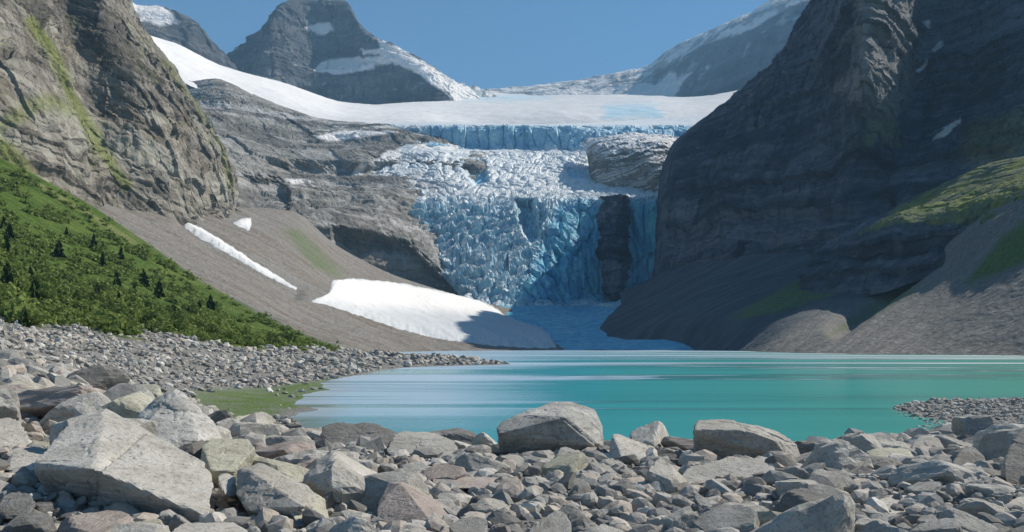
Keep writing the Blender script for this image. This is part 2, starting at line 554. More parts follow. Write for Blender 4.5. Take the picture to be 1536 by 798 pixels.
# ---- central peak
L = Loft([
    [(300, 175, 2700), (340, 175, 2680), (400, 178, 2600), (470, 178, 2750), (530, 178, 2720), (590, 178, 2650), (650, 178, 2600), (720, 175, 2750), (800, 175, 3000)],
    [(310, 120, 2800), (345, 118, 2760), (400, 122, 2660), (470, 125, 2830), (535, 125, 2800), (600, 125, 2710), (660, 132, 2650), (720, 150, 2800), (800, 172, 3050)],
    [(315, 105, 2860), (352, 90, 2820), (405, 75, 2700), (470, 92, 2900), (535, 102, 2870), (590, 88, 2800), (650, 112, 2720), (715, 143, 2850), (800, 170, 3100)],
    [(320, 98, 2900), (372, 66, 2870), (408, 38, 2740), (466, 50, 2960), (524, 66, 2960), (562, 72, 2880), (630, 98, 2800), (700, 134, 2900), (800, 168, 3120)],
    [(325, 96, 2930), (400, 50, 2900), (418, 12, 2800), (460, 1, 2990), (520, 8, 3010), (547, 48, 2960), (615, 82, 2860), (690, 130, 2950), (800, 166, 3150)],
    [(330, 110, 3050), (402, 62, 3050), (424, 26, 3000), (464, 16, 3150), (516, 22, 3160), (550, 62, 3150), (615, 92, 3050), (690, 136, 3050), (800, 168, 3200)],
    [(330, 190, 3400), (395, 190, 3400), (430, 180, 3400), (468, 180, 3500), (512, 180, 3500), (555, 190, 3500), (615, 190, 3400), (690, 190, 3300), (800, 190, 3300)],
], 460, 330)
craggy(L, 20, 240, (0, R(2)), 32, 5, 1.15, 21, edge=(.25 + .75 * sstep(0, .12, L.v)) * (1 - .55 * sstep(.58, .68, L.v)))
jx, jy = L.px + 9 * fbm(L.P, 70, 3, .6, 31), L.py + 6 * fbm(L.P, 50, 3, .6, 32)
sn = np.zeros(len(L.P))
for poly in ([(568, 58), (600, 70), (640, 95), (690, 122), (740, 138), (740, 175), (690, 175), (672, 142), (640, 118), (600, 100), (570, 85)],
             [(470, 106), (480, 92), (520, 86), (575, 84), (590, 92), (560, 102), (510, 112)],
             [(455, 44), (475, 34), (492, 32), (500, 46), (480, 52)],
             [(540, 75), (572, 72), (572, 82), (545, 82)]):
    sn = np.maximum(sn, sstep(-2, 2.5, in_poly(jx, jy, poly)))
sn = np.maximum(sn, .45 * sstep(.22, .42, fbm(L.P, 55, 4, .6, 33)) * sstep(.35, .6, steep(L)))
o = L.obj('mountain_peak', M['peak'], False, {'tone': L.tone, 'snow': sn, 'moss': sn * 0})
tag(o, 'blunt grey peak with a snow ribbon down its shoulder', 'mountain', kind='structure')

# ---- dark snow-capped ridge between the left cliff and the peak
L = Loft([
    [(60, 130, 2300), (160, 130, 2300), (220, 130, 2300), (270, 135, 2350), (320, 140, 2400), (370, 150, 2500)],
    [(60, 40, 2400), (160, 50, 2400), (215, 62, 2400), (265, 72, 2430), (312, 85, 2460), (362, 118, 2560)],
    [(60, -5, 2500), (160, 0, 2500), (205, 26, 2480), (258, 34, 2500), (305, 50, 2520), (348, 95, 2600)],
    [(60, -30, 2600), (160, -15, 2600), (200, 8, 2580), (245, 14, 2580), (290, 40, 2580), (342, 92, 2640)],
    [(60, 20, 2800), (160, 30, 2800), (200, 40, 2750), (245, 40, 2750), (290, 70, 2750), (345, 110, 2750)],
    [(60, 160, 3000), (160, 160, 3000), (200, 160, 3000), (245, 160, 3000), (290, 160, 3000), (345, 160, 3000)],
], 240, 180)
craggy(L, 10, 180, (0, R(-10)), 26, 3, .6, 41)
sn = sstep(-3, 3, in_poly(L.px + 6 * fbm(L.P, 60, 3, .6, 42), L.py + 4 * fbm(L.P, 40, 3, .6, 43), [(150, -30), (205, 2), (240, 6), (270, 34), (240, 38), (215, 30), (190, 40), (150, 40)]))
o = L.obj('mountain_ridge', M['peak'], False, {'tone': L.tone, 'snow': sn, 'moss': sn * 0})
tag(o, 'dark ridge with a white snow cap above the left cliff', 'mountain', kind='structure')

# ---- upper snowfield: from the left ridge across the saddle to the right wall
L = Loft([
    [(150, 60, 1700), (215, 90, 1650), (280, 128, 1560), (330, 148, 1560), (385, 175, 1530), (440, 194, 1520), (500, 200, 1500), (570, 204, 1560), (640, 212, 1690), (720, 214, 1700), (800, 214, 1700), (880, 214, 1700), (960, 218, 1720), (1040, 225, 1720), (1150, 225, 1720)],
    [(150, 15, 1800), (222, 66, 1740), (285, 106, 1680), (332, 130, 1660), (385, 156, 1640), (435, 177, 1620), (500, 187, 1600), (570, 189, 1600), (640, 187, 1600), (720, 189, 1660), (800, 190, 1660), (880, 190, 1660), (960, 190, 1680), (1040, 188, 1690), (1150, 186, 1700)],
    [(150, -10, 2000), (214, 50, 1950), (275, 80, 1900), (330, 108, 1880), (395, 128, 1870), (450, 148, 1860), (510, 165, 1880), (570, 168, 1900), (640, 166, 1900), (720, 165, 1900), (800, 166, 1850), (880, 165, 1830), (960, 162, 1850), (1040, 160, 1900), (1150, 150, 1950)],
    [(150, -30, 2250), (206, 44, 2250), (270, 68, 2250), (330, 98, 2350), (395, 116, 2450), (450, 132, 2550), (510, 152, 2600), (570, 158, 2600), (640, 153, 2600), (700, 148, 2800), (800, 152, 2700), (880, 151, 2600), (960, 148, 2600), (1040, 146, 2600), (1150, 130, 2600)],
    [(150, -20, 2600), (206, 60, 2600), (270, 80, 2600), (330, 112, 2800), (395, 135, 2900), (450, 150, 2900), (510, 158, 2900), (570, 160, 2900), (640, 148, 3000), (700, 135, 3300), (800, 143, 3500), (880, 142, 3500), (960, 143, 3400), (1040, 146, 3100), (1150, 150, 2900)],
], 620, 240)
L.move(9 * fbm(L.P, 260, 4, .5, 51) + 1.6 * fbm(L.P, 30, 4, .55, 52))
dirt = sstep(620, 800, L.px) * .35 + .1
blue = np.zeros(len(L.P))
jx, jy = L.px + 30 * fbm(L.P * np.array((1, 2, 1)), 60, 4, .6, 53), L.py + 6 * fbm(L.P, 40, 4, .6, 54)
for poly in ([(905, 158), (985, 155), (990, 176), (912, 178)], [(930, 184), (1060, 180), (1040, 215), (930, 215)], [(690, 146), (780, 142), (830, 145), (780, 150), (690, 150)]):
    blue = np.maximum(blue, .8 * sstep(-.4, .5, in_poly(jx, jy, poly) / 9 + 2.0 * fbm(L.P * np.array((.5, 1, 1)), 22, 4, .65, 55)))
o = L.obj('snowfield', M['snow'], True, {'dirt': dirt, 'blue': blue})
tag(o, 'broad sunlit snowfield curving below the peak to the saddle', 'snowfield')

# ---- grey rock bench left of the icefall
L = Loft([
    [(270, 125, 1600), (330, 120, 1600), (400, 150, 1620), (480, 178, 1620), (560, 186, 1600), (640, 186, 1600), (720, 190, 1760), (800, 195, 1760)],
    [(270, 150, 1480), (330, 146, 1460), (400, 172, 1460), (480, 196, 1470), (560, 202, 1460), (640, 206, 1490), (720, 212, 1640), (800, 215, 1640)],
    [(270, 200, 1150), (340, 212, 1220), (420, 222, 1290), (500, 232, 1330), (580, 240, 1345), (650, 243, 1335), (715, 248, 1345), (780, 250, 1480)],
    [(280, 250, 1000), (360, 256, 1100), (440, 268, 1180), (520, 272, 1230), (590, 268, 1265), (650, 272, 1275), (715, 276, 1310), (780, 290, 1400)],
    [(290, 300, 900), (375, 302, 950), (440, 302, 1010), (520, 308, 1060), (590, 306, 1135), (640, 322, 1200), (700, 350, 1260), (780, 370, 1300)],
    [(300, 330, 830), (385, 318, 860), (440, 328, 900), (505, 340, 930), (570, 352, 985), (630, 380, 1020), (690, 425, 1060), (780, 462, 1140)],
    [(310, 380, 780), (400, 360, 830), (455, 375, 880), (515, 392, 925), (580, 425, 975), (640, 445, 1000), (700, 468, 1020), (790, 500, 1080)],
    [(310, 440, 700), (400, 440, 740), (455, 440, 780), (520, 450, 830), (580, 470, 860), (640, 490, 880), (710, 505, 900), (800, 530, 900)],
], 620, 420)
craggy(L, 9, 130, (0, R(3)), 15, 3.2, .55, 61, edge=.3 + .7 * sstep(0, .1, L.v))
# the dark overhung faces: undercut the rock below the lip
for poly, dep in (([(500, 342), (560, 350), (610, 366), (640, 392), (690, 440), (640, 440), (560, 405), (505, 378)], 45),
                  ([(362, 262), (415, 268), (430, 285), (430, 322), (364, 322)], 26), ([(400, 243), (520, 246), (580, 256), (520, 262), (430, 262)], 22),
                  ([(560, 238), (690, 240), (716, 262), (690, 262), (560, 262)], 14)):
    L.move(np.stack([np.zeros(len(L.P)), dep * sstep(-6, 7, in_poly(L.px + 9 * fbm(L.P, 26, 4, .6, 62), L.py + 7 * fbm(L.P, 20, 4, .6, 66), poly)), np.zeros(len(L.P))], 1))
sn = np.zeros(len(L.P))
jx, jy = L.px + 5 * fbm(L.P, 40, 3, .6, 63), L.py + 4 * fbm(L.P, 25, 3, .6, 64)
for poly in ([(555, 244), (580, 226), (640, 214), (700, 218), (700, 236), (600, 238)], [(528, 262), (540, 246), (550, 246), (545, 262)], [(430, 268), (470, 272), (440, 276)],
             [(470, 205), (520, 195), (560, 196), (600, 198), (560, 204), (500, 212)]):
    sn = np.maximum(sn, sstep(-2, 2, in_poly(jx, jy, poly)))
sn = np.maximum(sn, .7 * sstep(.12, .3, fbm(L.P * np.array((.5, .5, 2)), 40, 4, .6, 65)) * sstep(215, 195, L.py) * sstep(440, 480, L.px))
mo = .7 * sstep(-6, 6, in_poly(jx, jy, [(425, 345), (445, 340), (480, 375), (500, 410), (470, 400), (440, 372)]))
bench = L
o = L.obj('rock_bench', M['bench'], False, {'tone': L.tone, 'snow': sn, 'moss': mo})
tag(o, 'layered grey rock bench between the left cliff and the icefall', 'rock face', kind='structure')

# ---- glacier
L = Loft([
    [(560, 184, 1640), (640, 182, 1620), (710, 184, 1610), (770, 186, 1600), (830, 186, 1600), (890, 184, 1600), (950, 180, 1640), (1010, 176, 1650), (1080, 172, 1650)],
    [(560, 190, 1530), (640, 188, 1500), (700, 189, 1500), (765, 190, 1500), (825, 190, 1495), (885, 192, 1490), (945, 194, 1500), (1005, 195, 1520), (1070, 195, 1520)],
    [(550, 215, 1440), (640, 212, 1475), (700, 220, 1480), (765, 222, 1480), (825, 224, 1470), (885, 228, 1440), (945, 232, 1430), (1005, 240, 1430), (1070, 245, 1430)],
    [(560, 236, 1370), (640, 230, 1360), (700, 238, 1360), (765, 246, 1350), (820, 252, 1340), (880, 256, 1330), (940, 262, 1320), (1000, 268, 1310), (1060, 270, 1320)],
    [(540, 292, 1210), (610, 282, 1240), (680, 284, 1240), (750, 286, 1230), (810, 288, 1220), (870, 290, 1210), (930, 292, 1200), (990, 290, 1200), (1050, 290, 1200)],
    [(560, 310, 1190), (625, 308, 1180), (690, 310, 1180), (755, 312, 1175), (815, 306, 1170), (865, 304, 1175), (925, 300, 1178), (985, 298, 1180), (1040, 300, 1180)],
    [(600, 350, 1130), (650, 358, 1120), (705, 362, 1115), (760, 366, 1110), (815, 362, 1110), (865, 360, 1130), (925, 360, 1160), (985, 360, 1170), (1040, 360, 1170)],
    [(660, 410, 1060), (690, 414, 1045), (730, 416, 1040), (775, 416, 1040), (820, 414, 1060), (865, 412, 1110), (925, 410, 1145), (985, 408, 1155), (1040, 410, 1150)],
    [(700, 455, 1000), (718, 454, 985), (750, 455, 980), (790, 456, 990), (830, 456, 1020), (870, 455, 1080), (930, 445, 1120), (995, 425, 1130), (1050, 420, 1100)],
    [(715, 480, 930), (735, 476, 880), (765, 474, 860), (800, 474, 870), (840, 474, 890), (880, 470, 930), (940, 458, 960), (1005, 440, 980), (1060, 435, 960)],
    [(735, 510, 700), (760, 508, 690), (790, 508, 690), (820, 508, 690), (860, 506, 690), (900, 503, 700), (950, 496, 720), (1010, 480, 750), (1070, 470, 760)],
    [(745, 528, 545), (780, 528, 545), (810, 528, 545), (840, 528, 545), (880, 528, 545), (920, 528, 545), (960, 527, 550), (1020, 526, 560), (1080, 524, 580)],
], 760, 760)
P = L.P
fall = sstep(286, 312, L.py) * sstep(462, 448, L.py)             # the icefall
upper = sstep(186, 192, L.py) * sstep(226, 219, L.py)            # serac wall at the top
benchz = sstep(222, 232, L.py) * sstep(302, 288, L.py)
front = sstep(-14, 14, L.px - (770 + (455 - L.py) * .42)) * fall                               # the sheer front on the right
apron = sstep(450, 466, L.py)
warp = np.stack([fbm(P, 60, 3, .5, 70), fbm(P, 60, 3, .5, 71), fbm(P, 60, 3, .5, 72)], 1) * 14
va, a1, a2, _ = cells(P + warp, (26, 26, 14), 73)
vb, b1, b2, _ = cells(P + warp * .5, (11, 11, 8), 74)
ca, cb = sstep(.22, .0, a2 - a1), sstep(.25, .0, b2 - b1)
# curved crevasses sweeping down the lit icefall
crev = np.abs(np.sin((L.py * .60 + L.px * .42 + 26 * fbm(P, 90, 3, .5, 75)) * .30)) ** 9
crev2 = np.abs(np.sin((L.py * .85 - L.px * .10 + 30 * fbm(P, 70, 3, .5, 76)) * .36)) ** 11
lit = fall * (1 - front)
# stepped seracs: treads of firn, risers of blue ice, broken sideways into towers
def steps(lam, wid, seed, bend):
    flow = (L.py + bend * L.px * (1 + .25 * fbm(P, 120, 2, .5, seed))) / lam + 1.5 * fbm(P, 70, 4, .55, seed + 1) + .5 * fbm(P, 16, 3, .6, seed + 2)
    side = L.px / wid + 1.1 * fbm(P, 45, 4, .55, seed + 3) + .35 * np.floor(flow)
    j = np.floor(side)
    r = ihash(j, np.floor(flow), seed)
    ph = flow + .5 * ihash(j, j * 0, seed + 5)[:, 0]
    f = ph - np.floor(ph)
    g_ = side - j
    tower = ihash(j, np.floor(ph), seed + 6)
    gap = np.maximum(sstep(.10, 0, g_), sstep(.90, 1, g_)) * (tower[:, 1] > .35)
    return f, gap, tower[:, 0]


s1, g1_, t1 = steps(17, 21, 731, .30)
s2, g2_, t2 = steps(7.5, 10, 741, .42)
st1 = np.where(s1 < .82, s1 / .82, (1 - s1) / .18)                # swell, then a sharp drop
st2 = np.where(s2 < .8, s2 / .8, (1 - s2) / .2)
h = lit * (9 * (st1 - .5) + 6 * (t1 - .5) - 5 * g1_ + 3.4 * (st2 - .5) + 3 * (t2 - .5) - 2.4 * g2_ - 6 * crev + 6 * fbm(P, 34, 5, .65, 77) + .9 * fbm(P, 4, 3, .6, 771))
vc, c1, c2, _ = cells(P + warp * .4, (22, 22, 120), 78)
vd, d1, d2, _ = cells(P + warp * .3, (9, 9, 60), 79)
h += front * (10 * (vc - .5) + 3.5 * (vd - .5) - 4 * sstep(.2, 0, c2 - c1) + 3 * fbm(P, 12, 4, .6, 80))
ve, e1, e2, _ = cells(P + warp * .5, (20, 30, 80), 81)
h += upper * (9 * (ve - .5) - 3 * sstep(.12, 0, e2 - e1) + 9 * fbm(P, 34, 5, .65, 82))
h += benchz * (.9 * (st2 - .5) + .7 * (t2 - .5) - .6 * g2_ + 4 * fbm(P, 40, 5, .6, 83) - 2.4 * crev2 - 2.0 * crev)
h += apron * (1.2 * fbm(P, 20, 4, .6, 84) + 4 * fbm(P, 90, 2, .5, 85))
L.move(h)
# deep blue holes below the bench
hole = np.zeros(len(L.P))
for poly, dep in (([(774, 300), (800, 300), (806, 330), (812, 352), (796, 362), (782, 340)], 26), ([(700, 245), (728, 240), (732, 270), (715, 276), (700, 262)], 16),
                  ([(850, 252), (885, 250), (890, 268), (855, 266)], 10)):
    k_ = sstep(-4, 5, in_poly(L.px + 6 * fbm(P, 14, 3, .6, 86), L.py, poly))
    hole = np.maximum(hole, k_)
    L.move(np.stack([0 * k_, dep * k_, -dep * .1 * k_], 1))
up = L.n[:, 2]
firn = sstep(-.3, .25, up + .25 * fbm(L.P, 8, 4, .6, 87))
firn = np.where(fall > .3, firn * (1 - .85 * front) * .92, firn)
firn = np.maximum(firn, benchz * sstep(-.3, .05, fbm(L.P, 22, 4, .6, 88) + .25))
firn *= 1 - np.clip(upper * sstep(630, 650, L.px), 0, 1) * .82
firn *= 1 - .9 * hole
firn = np.maximum(firn, sstep(190, 186, L.py))
firn = np.where(apron > .5, np.clip(.05 + .2 * fbm(L.P, 40, 4, .6, 89), 0, 1), firn)
firn = firn * (1 - .5 * crev * lit) * (1 - .35 * g1_ * lit) * (1 - .2 * g2_ * lit) * (1 - lit * .35 * (s1 > .82))
teal = front * sstep(-.25, .35, fbm(L.P * np.array((1, 1, .3)), 35, 3, .6, 90)) + .75 * apron
deb = .55 * sstep(-.1, .35, fbm(L.P * np.array((.4, .4, 2)), 30, 4, .6, 91)) * sstep(700, 630, L.px) * sstep(330, 300, L.py) * benchz
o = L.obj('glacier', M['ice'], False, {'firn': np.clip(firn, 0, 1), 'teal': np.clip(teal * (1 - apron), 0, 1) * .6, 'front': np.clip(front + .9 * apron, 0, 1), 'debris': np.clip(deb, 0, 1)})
tag(o, 'crevassed blue and white glacier tumbling towards the lake', 'glacier')
glacier = L

# ---- rock outcrop at the glacier's right edge
L = Loft([
    [(870, 215, 1420), (905, 208, 1400), (945, 205, 1390), (985, 207, 1380), (1015, 212, 1400), (1050, 225, 1430)],
    [(880, 232, 1330), (905, 218, 1310), (945, 214, 1300), (985, 217, 1290), (1010, 224, 1300), (1035, 240, 1350)],
    [(885, 262, 1290), (905, 246, 1268), (945, 240, 1255), (985, 248, 1235), (1006, 252, 1240), (1030, 262, 1290)],
    [(890, 288, 1290), (910, 282, 1262), (945, 280, 1250), (985, 276, 1228), (1004, 276, 1228), (1030, 285, 1280)],
    [(895, 310, 1310), (915, 308, 1290), (945, 306, 1280), (985, 304, 1270), (1004, 304, 1270), (1030, 310, 1300)],
], 260, 200)
craggy(L, 6, 60, (0, R(14)), 9, 3.2, .9, 101, edge=.2 + .8 * sstep(0, .12, L.u) * sstep(1, .88, L.u))
sn = sstep(.45, .7, steep(L) + .3 * fbm(L.P * np.array((1, 1, 3)), 30, 4, .6, 102))
o = L.obj('rock_outcrop', M['bench'], False, {'tone': L.tone, 'snow': sn, 'moss': sn * 0})
tag(o, 'banded grey rock outcrop showing through the glacier beside the dark wall', 'rock outcrop', kind='structure')

# ---- dark rock rib standing out of the ice front
L = Loft([
    [(900, 296, 1215), (903, 294, 1180), (914, 292, 1162), (930, 292, 1160), (940, 294, 1174), (946, 296, 1215)],
    [(899, 330, 1190), (902, 330, 1154), (912, 328, 1136), (929, 328, 1134), (939, 330, 1150), (946, 330, 1190)],
    [(902, 380, 1165), (905, 380, 1130), (914, 378, 1112), (929, 378, 1110), (936, 380, 1126), (943, 380, 1165)],
    [(908, 420, 1145), (911, 420, 1107), (917, 419, 1090), (928, 419, 1089), (933, 420, 1104), (939, 420, 1145)],
    [(916, 450, 1125), (917, 451, 1084), (921, 452, 1070), (927, 452, 1069), (930, 451, 1082), (934, 450, 1125)],
], 120, 260)
L.move(np.stack([14 * fbm(L.P * np.array((.3, .3, 1)), 26, 5, .65, 112), 0 * L.u, 0 * L.u], 1))
craggy(L, 7, 34, (0, 0), 9, 1.4, .9, 111)
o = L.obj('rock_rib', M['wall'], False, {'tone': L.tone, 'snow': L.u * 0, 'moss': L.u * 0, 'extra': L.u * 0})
tag(o, 'near-black rock rib standing in the blue ice front', 'rock outcrop', kind='structure')

# ---- right wall
L = Loft([
    [(975, 470, 1300), (990, 430, 1130), (1045, 415, 1030), (1110, 405, 930), (1190, 400, 840), (1270, 405, 760), (1350, 395, 720), (1440, 350, 690), (1540, 310, 660), (1680, 280, 620), (1850, 330, 560), (2000, 420, 520)],
    [(980, 410, 1330), (998, 395, 1150), (1050, 382, 1050), (1115, 372, 950), (1195, 366, 860), (1275, 362, 780), (1350, 335, 755), (1440, 295, 730), (1540, 262, 690), (1680, 240, 650), (1850, 300, 590), (2000, 410, 540)],
    [(985, 330, 1350), (1000, 318, 1175), (1056, 310, 1080), (1125, 300, 985), (1200, 290, 900), (1280, 280, 820), (1360, 255, 820), (1440, 225, 800), (1540, 190, 735), (1680, 160, 690), (1850, 280, 620), (2000, 400, 560)],
    [(990, 262, 1370), (1008, 248, 1200), (1066, 240, 1110), (1135, 225, 1020), (1210, 210, 940), (1285, 195, 800), (1370, 175, 890), (1450, 150, 860), (1545, 120, 770), (1690, 90, 720), (1850, 260, 640), (2000, 390, 580)],
    [(1000, 235, 1380), (1026, 208, 1240), (1082, 185, 1160), (1146, 160, 1070), (1220, 135, 980), (1287, 108, 770), (1374, 115, 940), (1457, 85, 900), (1550, 50, 800), (1700, 10, 740), (1850, 245, 660), (2000, 385, 590)],
    [(1010, 215, 1390), (1048, 185, 1290), (1100, 150, 1210), (1160, 110, 1130), (1226, 70, 1040), (1288, 20, 800), (1377, 35, 1000), (1462, 15, 950), (1555, -30, 850), (1700, -80, 770), (1850, 235, 680), (2000, 380, 600)],
    [(1015, 216, 1430), (1052, 184, 1340), (1108, 146, 1280), (1176, 82, 1210), (1232, 5, 1130), (1290, -55, 860), (1380, -62, 1040), (1467, -85, 1000), (1560, -92, 900), (1700, -160, 800), (1850, 230, 700), (2000, 380, 620)],
    [(1020, 230, 1500), (1057, 200, 1440), (1112, 165, 1400), (1178, 95, 1340), (1240, -10, 1260), (1300, -60, 1080), (1387, -62, 1130), (1475, -80, 1100), (1570, -105, 1000), (1710, -150, 880), (1850, 235, 760), (2000, 385, 680)],
    [(1020, 380, 1700), (1060, 360, 1700), (1110, 330, 1700), (1185, 290, 1700), (1250, 250, 1650), (1320, 200, 1600), (1400, 180, 1500), (1490, 180, 1400), (1590, 180, 1300), (1720, 220, 1150), (1850, 330, 950), (2000, 420, 850)],
], 800, 620, near=.82, pillar=True)
craggy(L, 10, 150, (0, R(-10)), 12, 3.6, 1.1, 121, edge=.15 + .85 * sstep(.09, .2, L.u))
jx, jy = L.px + 26 * fbm(L.P, 26, 5, .7, 122), L.py + 22 * fbm(L.P, 20, 5, .7, 123)
sn = np.zeros(len(L.P))
for poly in ([(1398, 210), (1412, 196), (1440, 177), (1440, 183), (1415, 204)], [(1374, 108), (1391, 90), (1393, 93), (1380, 108)], [(1396, 76), (1412, 63), (1413, 67), (1400, 77)], [(1386, 32), (1396, 32), (1396, 40), (1388, 38)]):
    sn = np.maximum(sn, .75 * sstep(-2.5, .5, in_poly(L.px + 7 * fbm(L.P, 9, 4, .7, 124), L.py + 5 * fbm(L.P, 7, 4, .7, 125), poly)))
ex = .6 * sstep(-7, 9, in_poly(jx, jy, [(1283, -80), (1370, -80), (1372, 140), (1350, 175), (1345, 215), (1310, 215), (1295, 160), (1245, 135), (1268, 108), (1285, 100)]))  # sunlight on the pillar and its ledge, painted as a paler rock colour
mo = .5 * sstep(-8, 8, in_poly(jx, jy, [(1300, 180), (1345, 180), (1345, 215), (1305, 215)])) + .4 * sstep(-12, 12, in_poly(jx, jy, [(1450, 190), (1560, 150), (1560, 250), (1440, 240)]))
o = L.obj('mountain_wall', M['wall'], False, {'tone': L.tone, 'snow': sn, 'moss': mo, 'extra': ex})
tag(o, 'huge shaded dark rock wall with a pale pillar right of the glacier', 'mountain', kind='structure')

# ---- right scree fans
L = Loft([
    [(930, 440, 985), (1000, 405, 930), (1060, 385, 840), (1130, 372, 765), (1210, 366, 700), (1280, 370, 640), (1330, 385, 560), (1400, 365, 490), (1480, 318, 430), (1560, 270, 390), (1700, 230, 350), (1900, 250, 310)],
    [(930, 455, 930), (990, 425, 870), (1050, 408, 790), (1120, 398, 720), (1195, 392, 660), (1265, 400, 600), (1320, 410, 530), (1395, 392, 460), (1475, 348, 405), (1560, 305, 365), (1700, 270, 330), (1900, 290, 290)],
    [(910, 478, 800), (970, 458, 760), (1035, 440, 690), (1105, 432, 630), (1180, 430, 580), (1245, 440, 530), (1305, 445, 470), (1385, 435, 410), (1475, 405, 365), (1560, 375, 330), (1700, 350, 295), (1900, 360, 260)],
    [(895, 503, 720), (945, 494, 680), (1010, 482, 620), (1075, 476, 570), (1145, 474, 515), (1210, 480, 450), (1285, 484, 390), (1380, 478, 350), (1475, 462, 315), (1560, 448, 290), (1700, 430, 255), (1900, 430, 230)],
    [(880, 522, 670), (935, 522, 650), (995, 522, 610), (1055, 522, 555), (1110, 524, 480), (1165, 526, 390), (1260, 528, 320), (1375, 529, 295), (1475, 530, 270), (1560, 530, 250), (1700, 528, 220), (1900, 520, 195)],
    [(880, 530, 640), (935, 530, 620), (995, 531, 580), (1055, 532, 520), (1110, 536, 440), (1165, 540, 350), (1260, 545, 295), (1375, 547, 275), (1475, 549, 250), (1560, 552, 230), (1700, 555, 205), (1900, 560, 180)],
], 560, 380)
P = L.P
h = 2.2 * fbm(P, 60, 4, .5, 131) + .55 * fbm(P, 7, 4, .65, 132) + 2.0 * fbm(np.stack([L.px * .9 + L.py * 1.25, L.px * .02, L.py * .02], 1), 26, 3, .5, 133) * sstep(.0, .2, L.v)


def seg_d(px, py, pts):
    best = np.full(len(px), 1e9)
    tt = np.zeros(len(px))
    m = len(pts) - 1
    for i, ((x0, y0), (x1, y1)) in enumerate(zip(pts[:-1], pts[1:])):
        dx, dy = x1 - x0, y1 - y0
        t = np.clip(((px - x0) * dx + (py - y0) * dy) / (dx * dx + dy * dy), 0, 1)
        d = np.hypot(px - x0 - t * dx, py - y0 - t * dy)
        tt = np.where(d < best, (i + t) / m, tt)
        best = np.minimum(best, d)
    return best, tt


dg, tg = seg_d(L.px, L.py, [(1400, 385), (1310, 448), (1262, 482), (1236, 506)])
h -= 11 * np.exp(-(dg / 13.0) ** 2) * sstep(1.0, .6, tg)
L.move(h)
jx, jy = L.px + 6 * fbm(L.P, 14, 3, .6, 134), L.py + 5 * fbm(L.P, 12, 3, .6, 135)
mo = np.zeros(len(L.P))
for poly, k_ in (([(1540, 330), (1500, 360), (1465, 405), (1450, 425), (1500, 408), (1540, 390), (1600, 350)], .95), ([(1275, 378), (1230, 400), (1110, 470), (1100, 478), (1180, 465), (1250, 440), (1270, 410)], .8),
                 ([(1370, 420), (1300, 462), (1240, 505), (1290, 485), (1370, 440)], .5)):
    mo = np.maximum(mo, k_ * sstep(-6, 5, in_poly(jx, jy, poly)))
slate_shade = .92 * sstep(-20, 20, in_poly(L.px + 30 * fbm(L.P, 30, 4, .6, 136), L.py + 14 * fbm(L.P, 20, 4, .6, 137), [(800, 380), (1300, 350), (1385, 385), (1280, 452), (1215, 470), (1120, 532), (1100, 560), (800, 560)]))  # painted shade: darkens the scree up to the wall's shadow edge
o = L.obj('scree_slope', M['scree_r'], False, {'moss': mo, 'slate_shade': slate_shade})
tag(o, 'grey scree fan sloping from the dark wall into the lake', 'scree slope', kind='structure')
scree_r = L

# ---- green shoulder above the right scree
L = Loft([
    [(1190, 470, 640), (1250, 450, 600), (1320, 440, 555), (1400, 410, 510), (1480, 365, 460), (1570, 320, 415), (1700, 280, 370), (1900, 300, 320)],
    [(1200, 412, 660), (1262, 400, 615), (1328, 390, 568), (1405, 372, 525), (1482, 335, 478), (1570, 290, 430), (1700, 250, 380), (1900, 280, 330)],
    [(1212, 388, 672), (1270, 372, 625), (1332, 345, 575), (1408, 334, 535), (1485, 320, 492), (1565, 285, 450), (1700, 240, 400), (1900, 270, 345)],
    [(1225, 380, 690), (1290, 346, 655), (1338, 322, 620), (1410, 296, 590), (1485, 274, 550), (1560, 258, 510), (1700, 225, 450), (1900, 260, 380)],
    [(1235, 376, 720), (1300, 338, 690), (1350, 308, 665), (1412, 278, 640), (1488, 250, 605), (1560, 238, 570), (1700, 215, 500), (1900, 255, 420)],
    [(1235, 420, 760), (1300, 400, 740), (1350, 380, 720), (1412, 350, 700), (1488, 320, 680), (1560, 300, 650), (1700, 280, 600), (1900, 300, 500)],
], 420, 300, near=.87)
craggy(L, 4, 70, (0, R(-8)), 9, 2.0, .6, 141, edge=sstep(.0, .1, L.v) * (.4 + .6 * sstep(.62, .45, L.v)))
jx, jy = L.px + 8 * fbm(L.P, 18, 3, .6, 142), L.py + 7 * fbm(L.P, 14, 3, .6, 143)
mo = sstep(-4, 4, in_poly(jx, jy, [(1290, 350), (1340, 318), (1400, 280), (1480, 240), (1600, 215), (1900, 200), (1900, 290), (1600, 300), (1520, 332), (1430, 336), (1345, 334)]))
mo *= .55 + .45 * sstep(-.15, .1, fbm(L.P, 16, 4, .6, 144))
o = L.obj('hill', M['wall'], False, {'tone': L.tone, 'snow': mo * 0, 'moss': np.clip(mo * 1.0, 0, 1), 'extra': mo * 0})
tag(o, 'sunlit grassy shoulder above a dark cliff at the right', 'hillside', kind='structure')

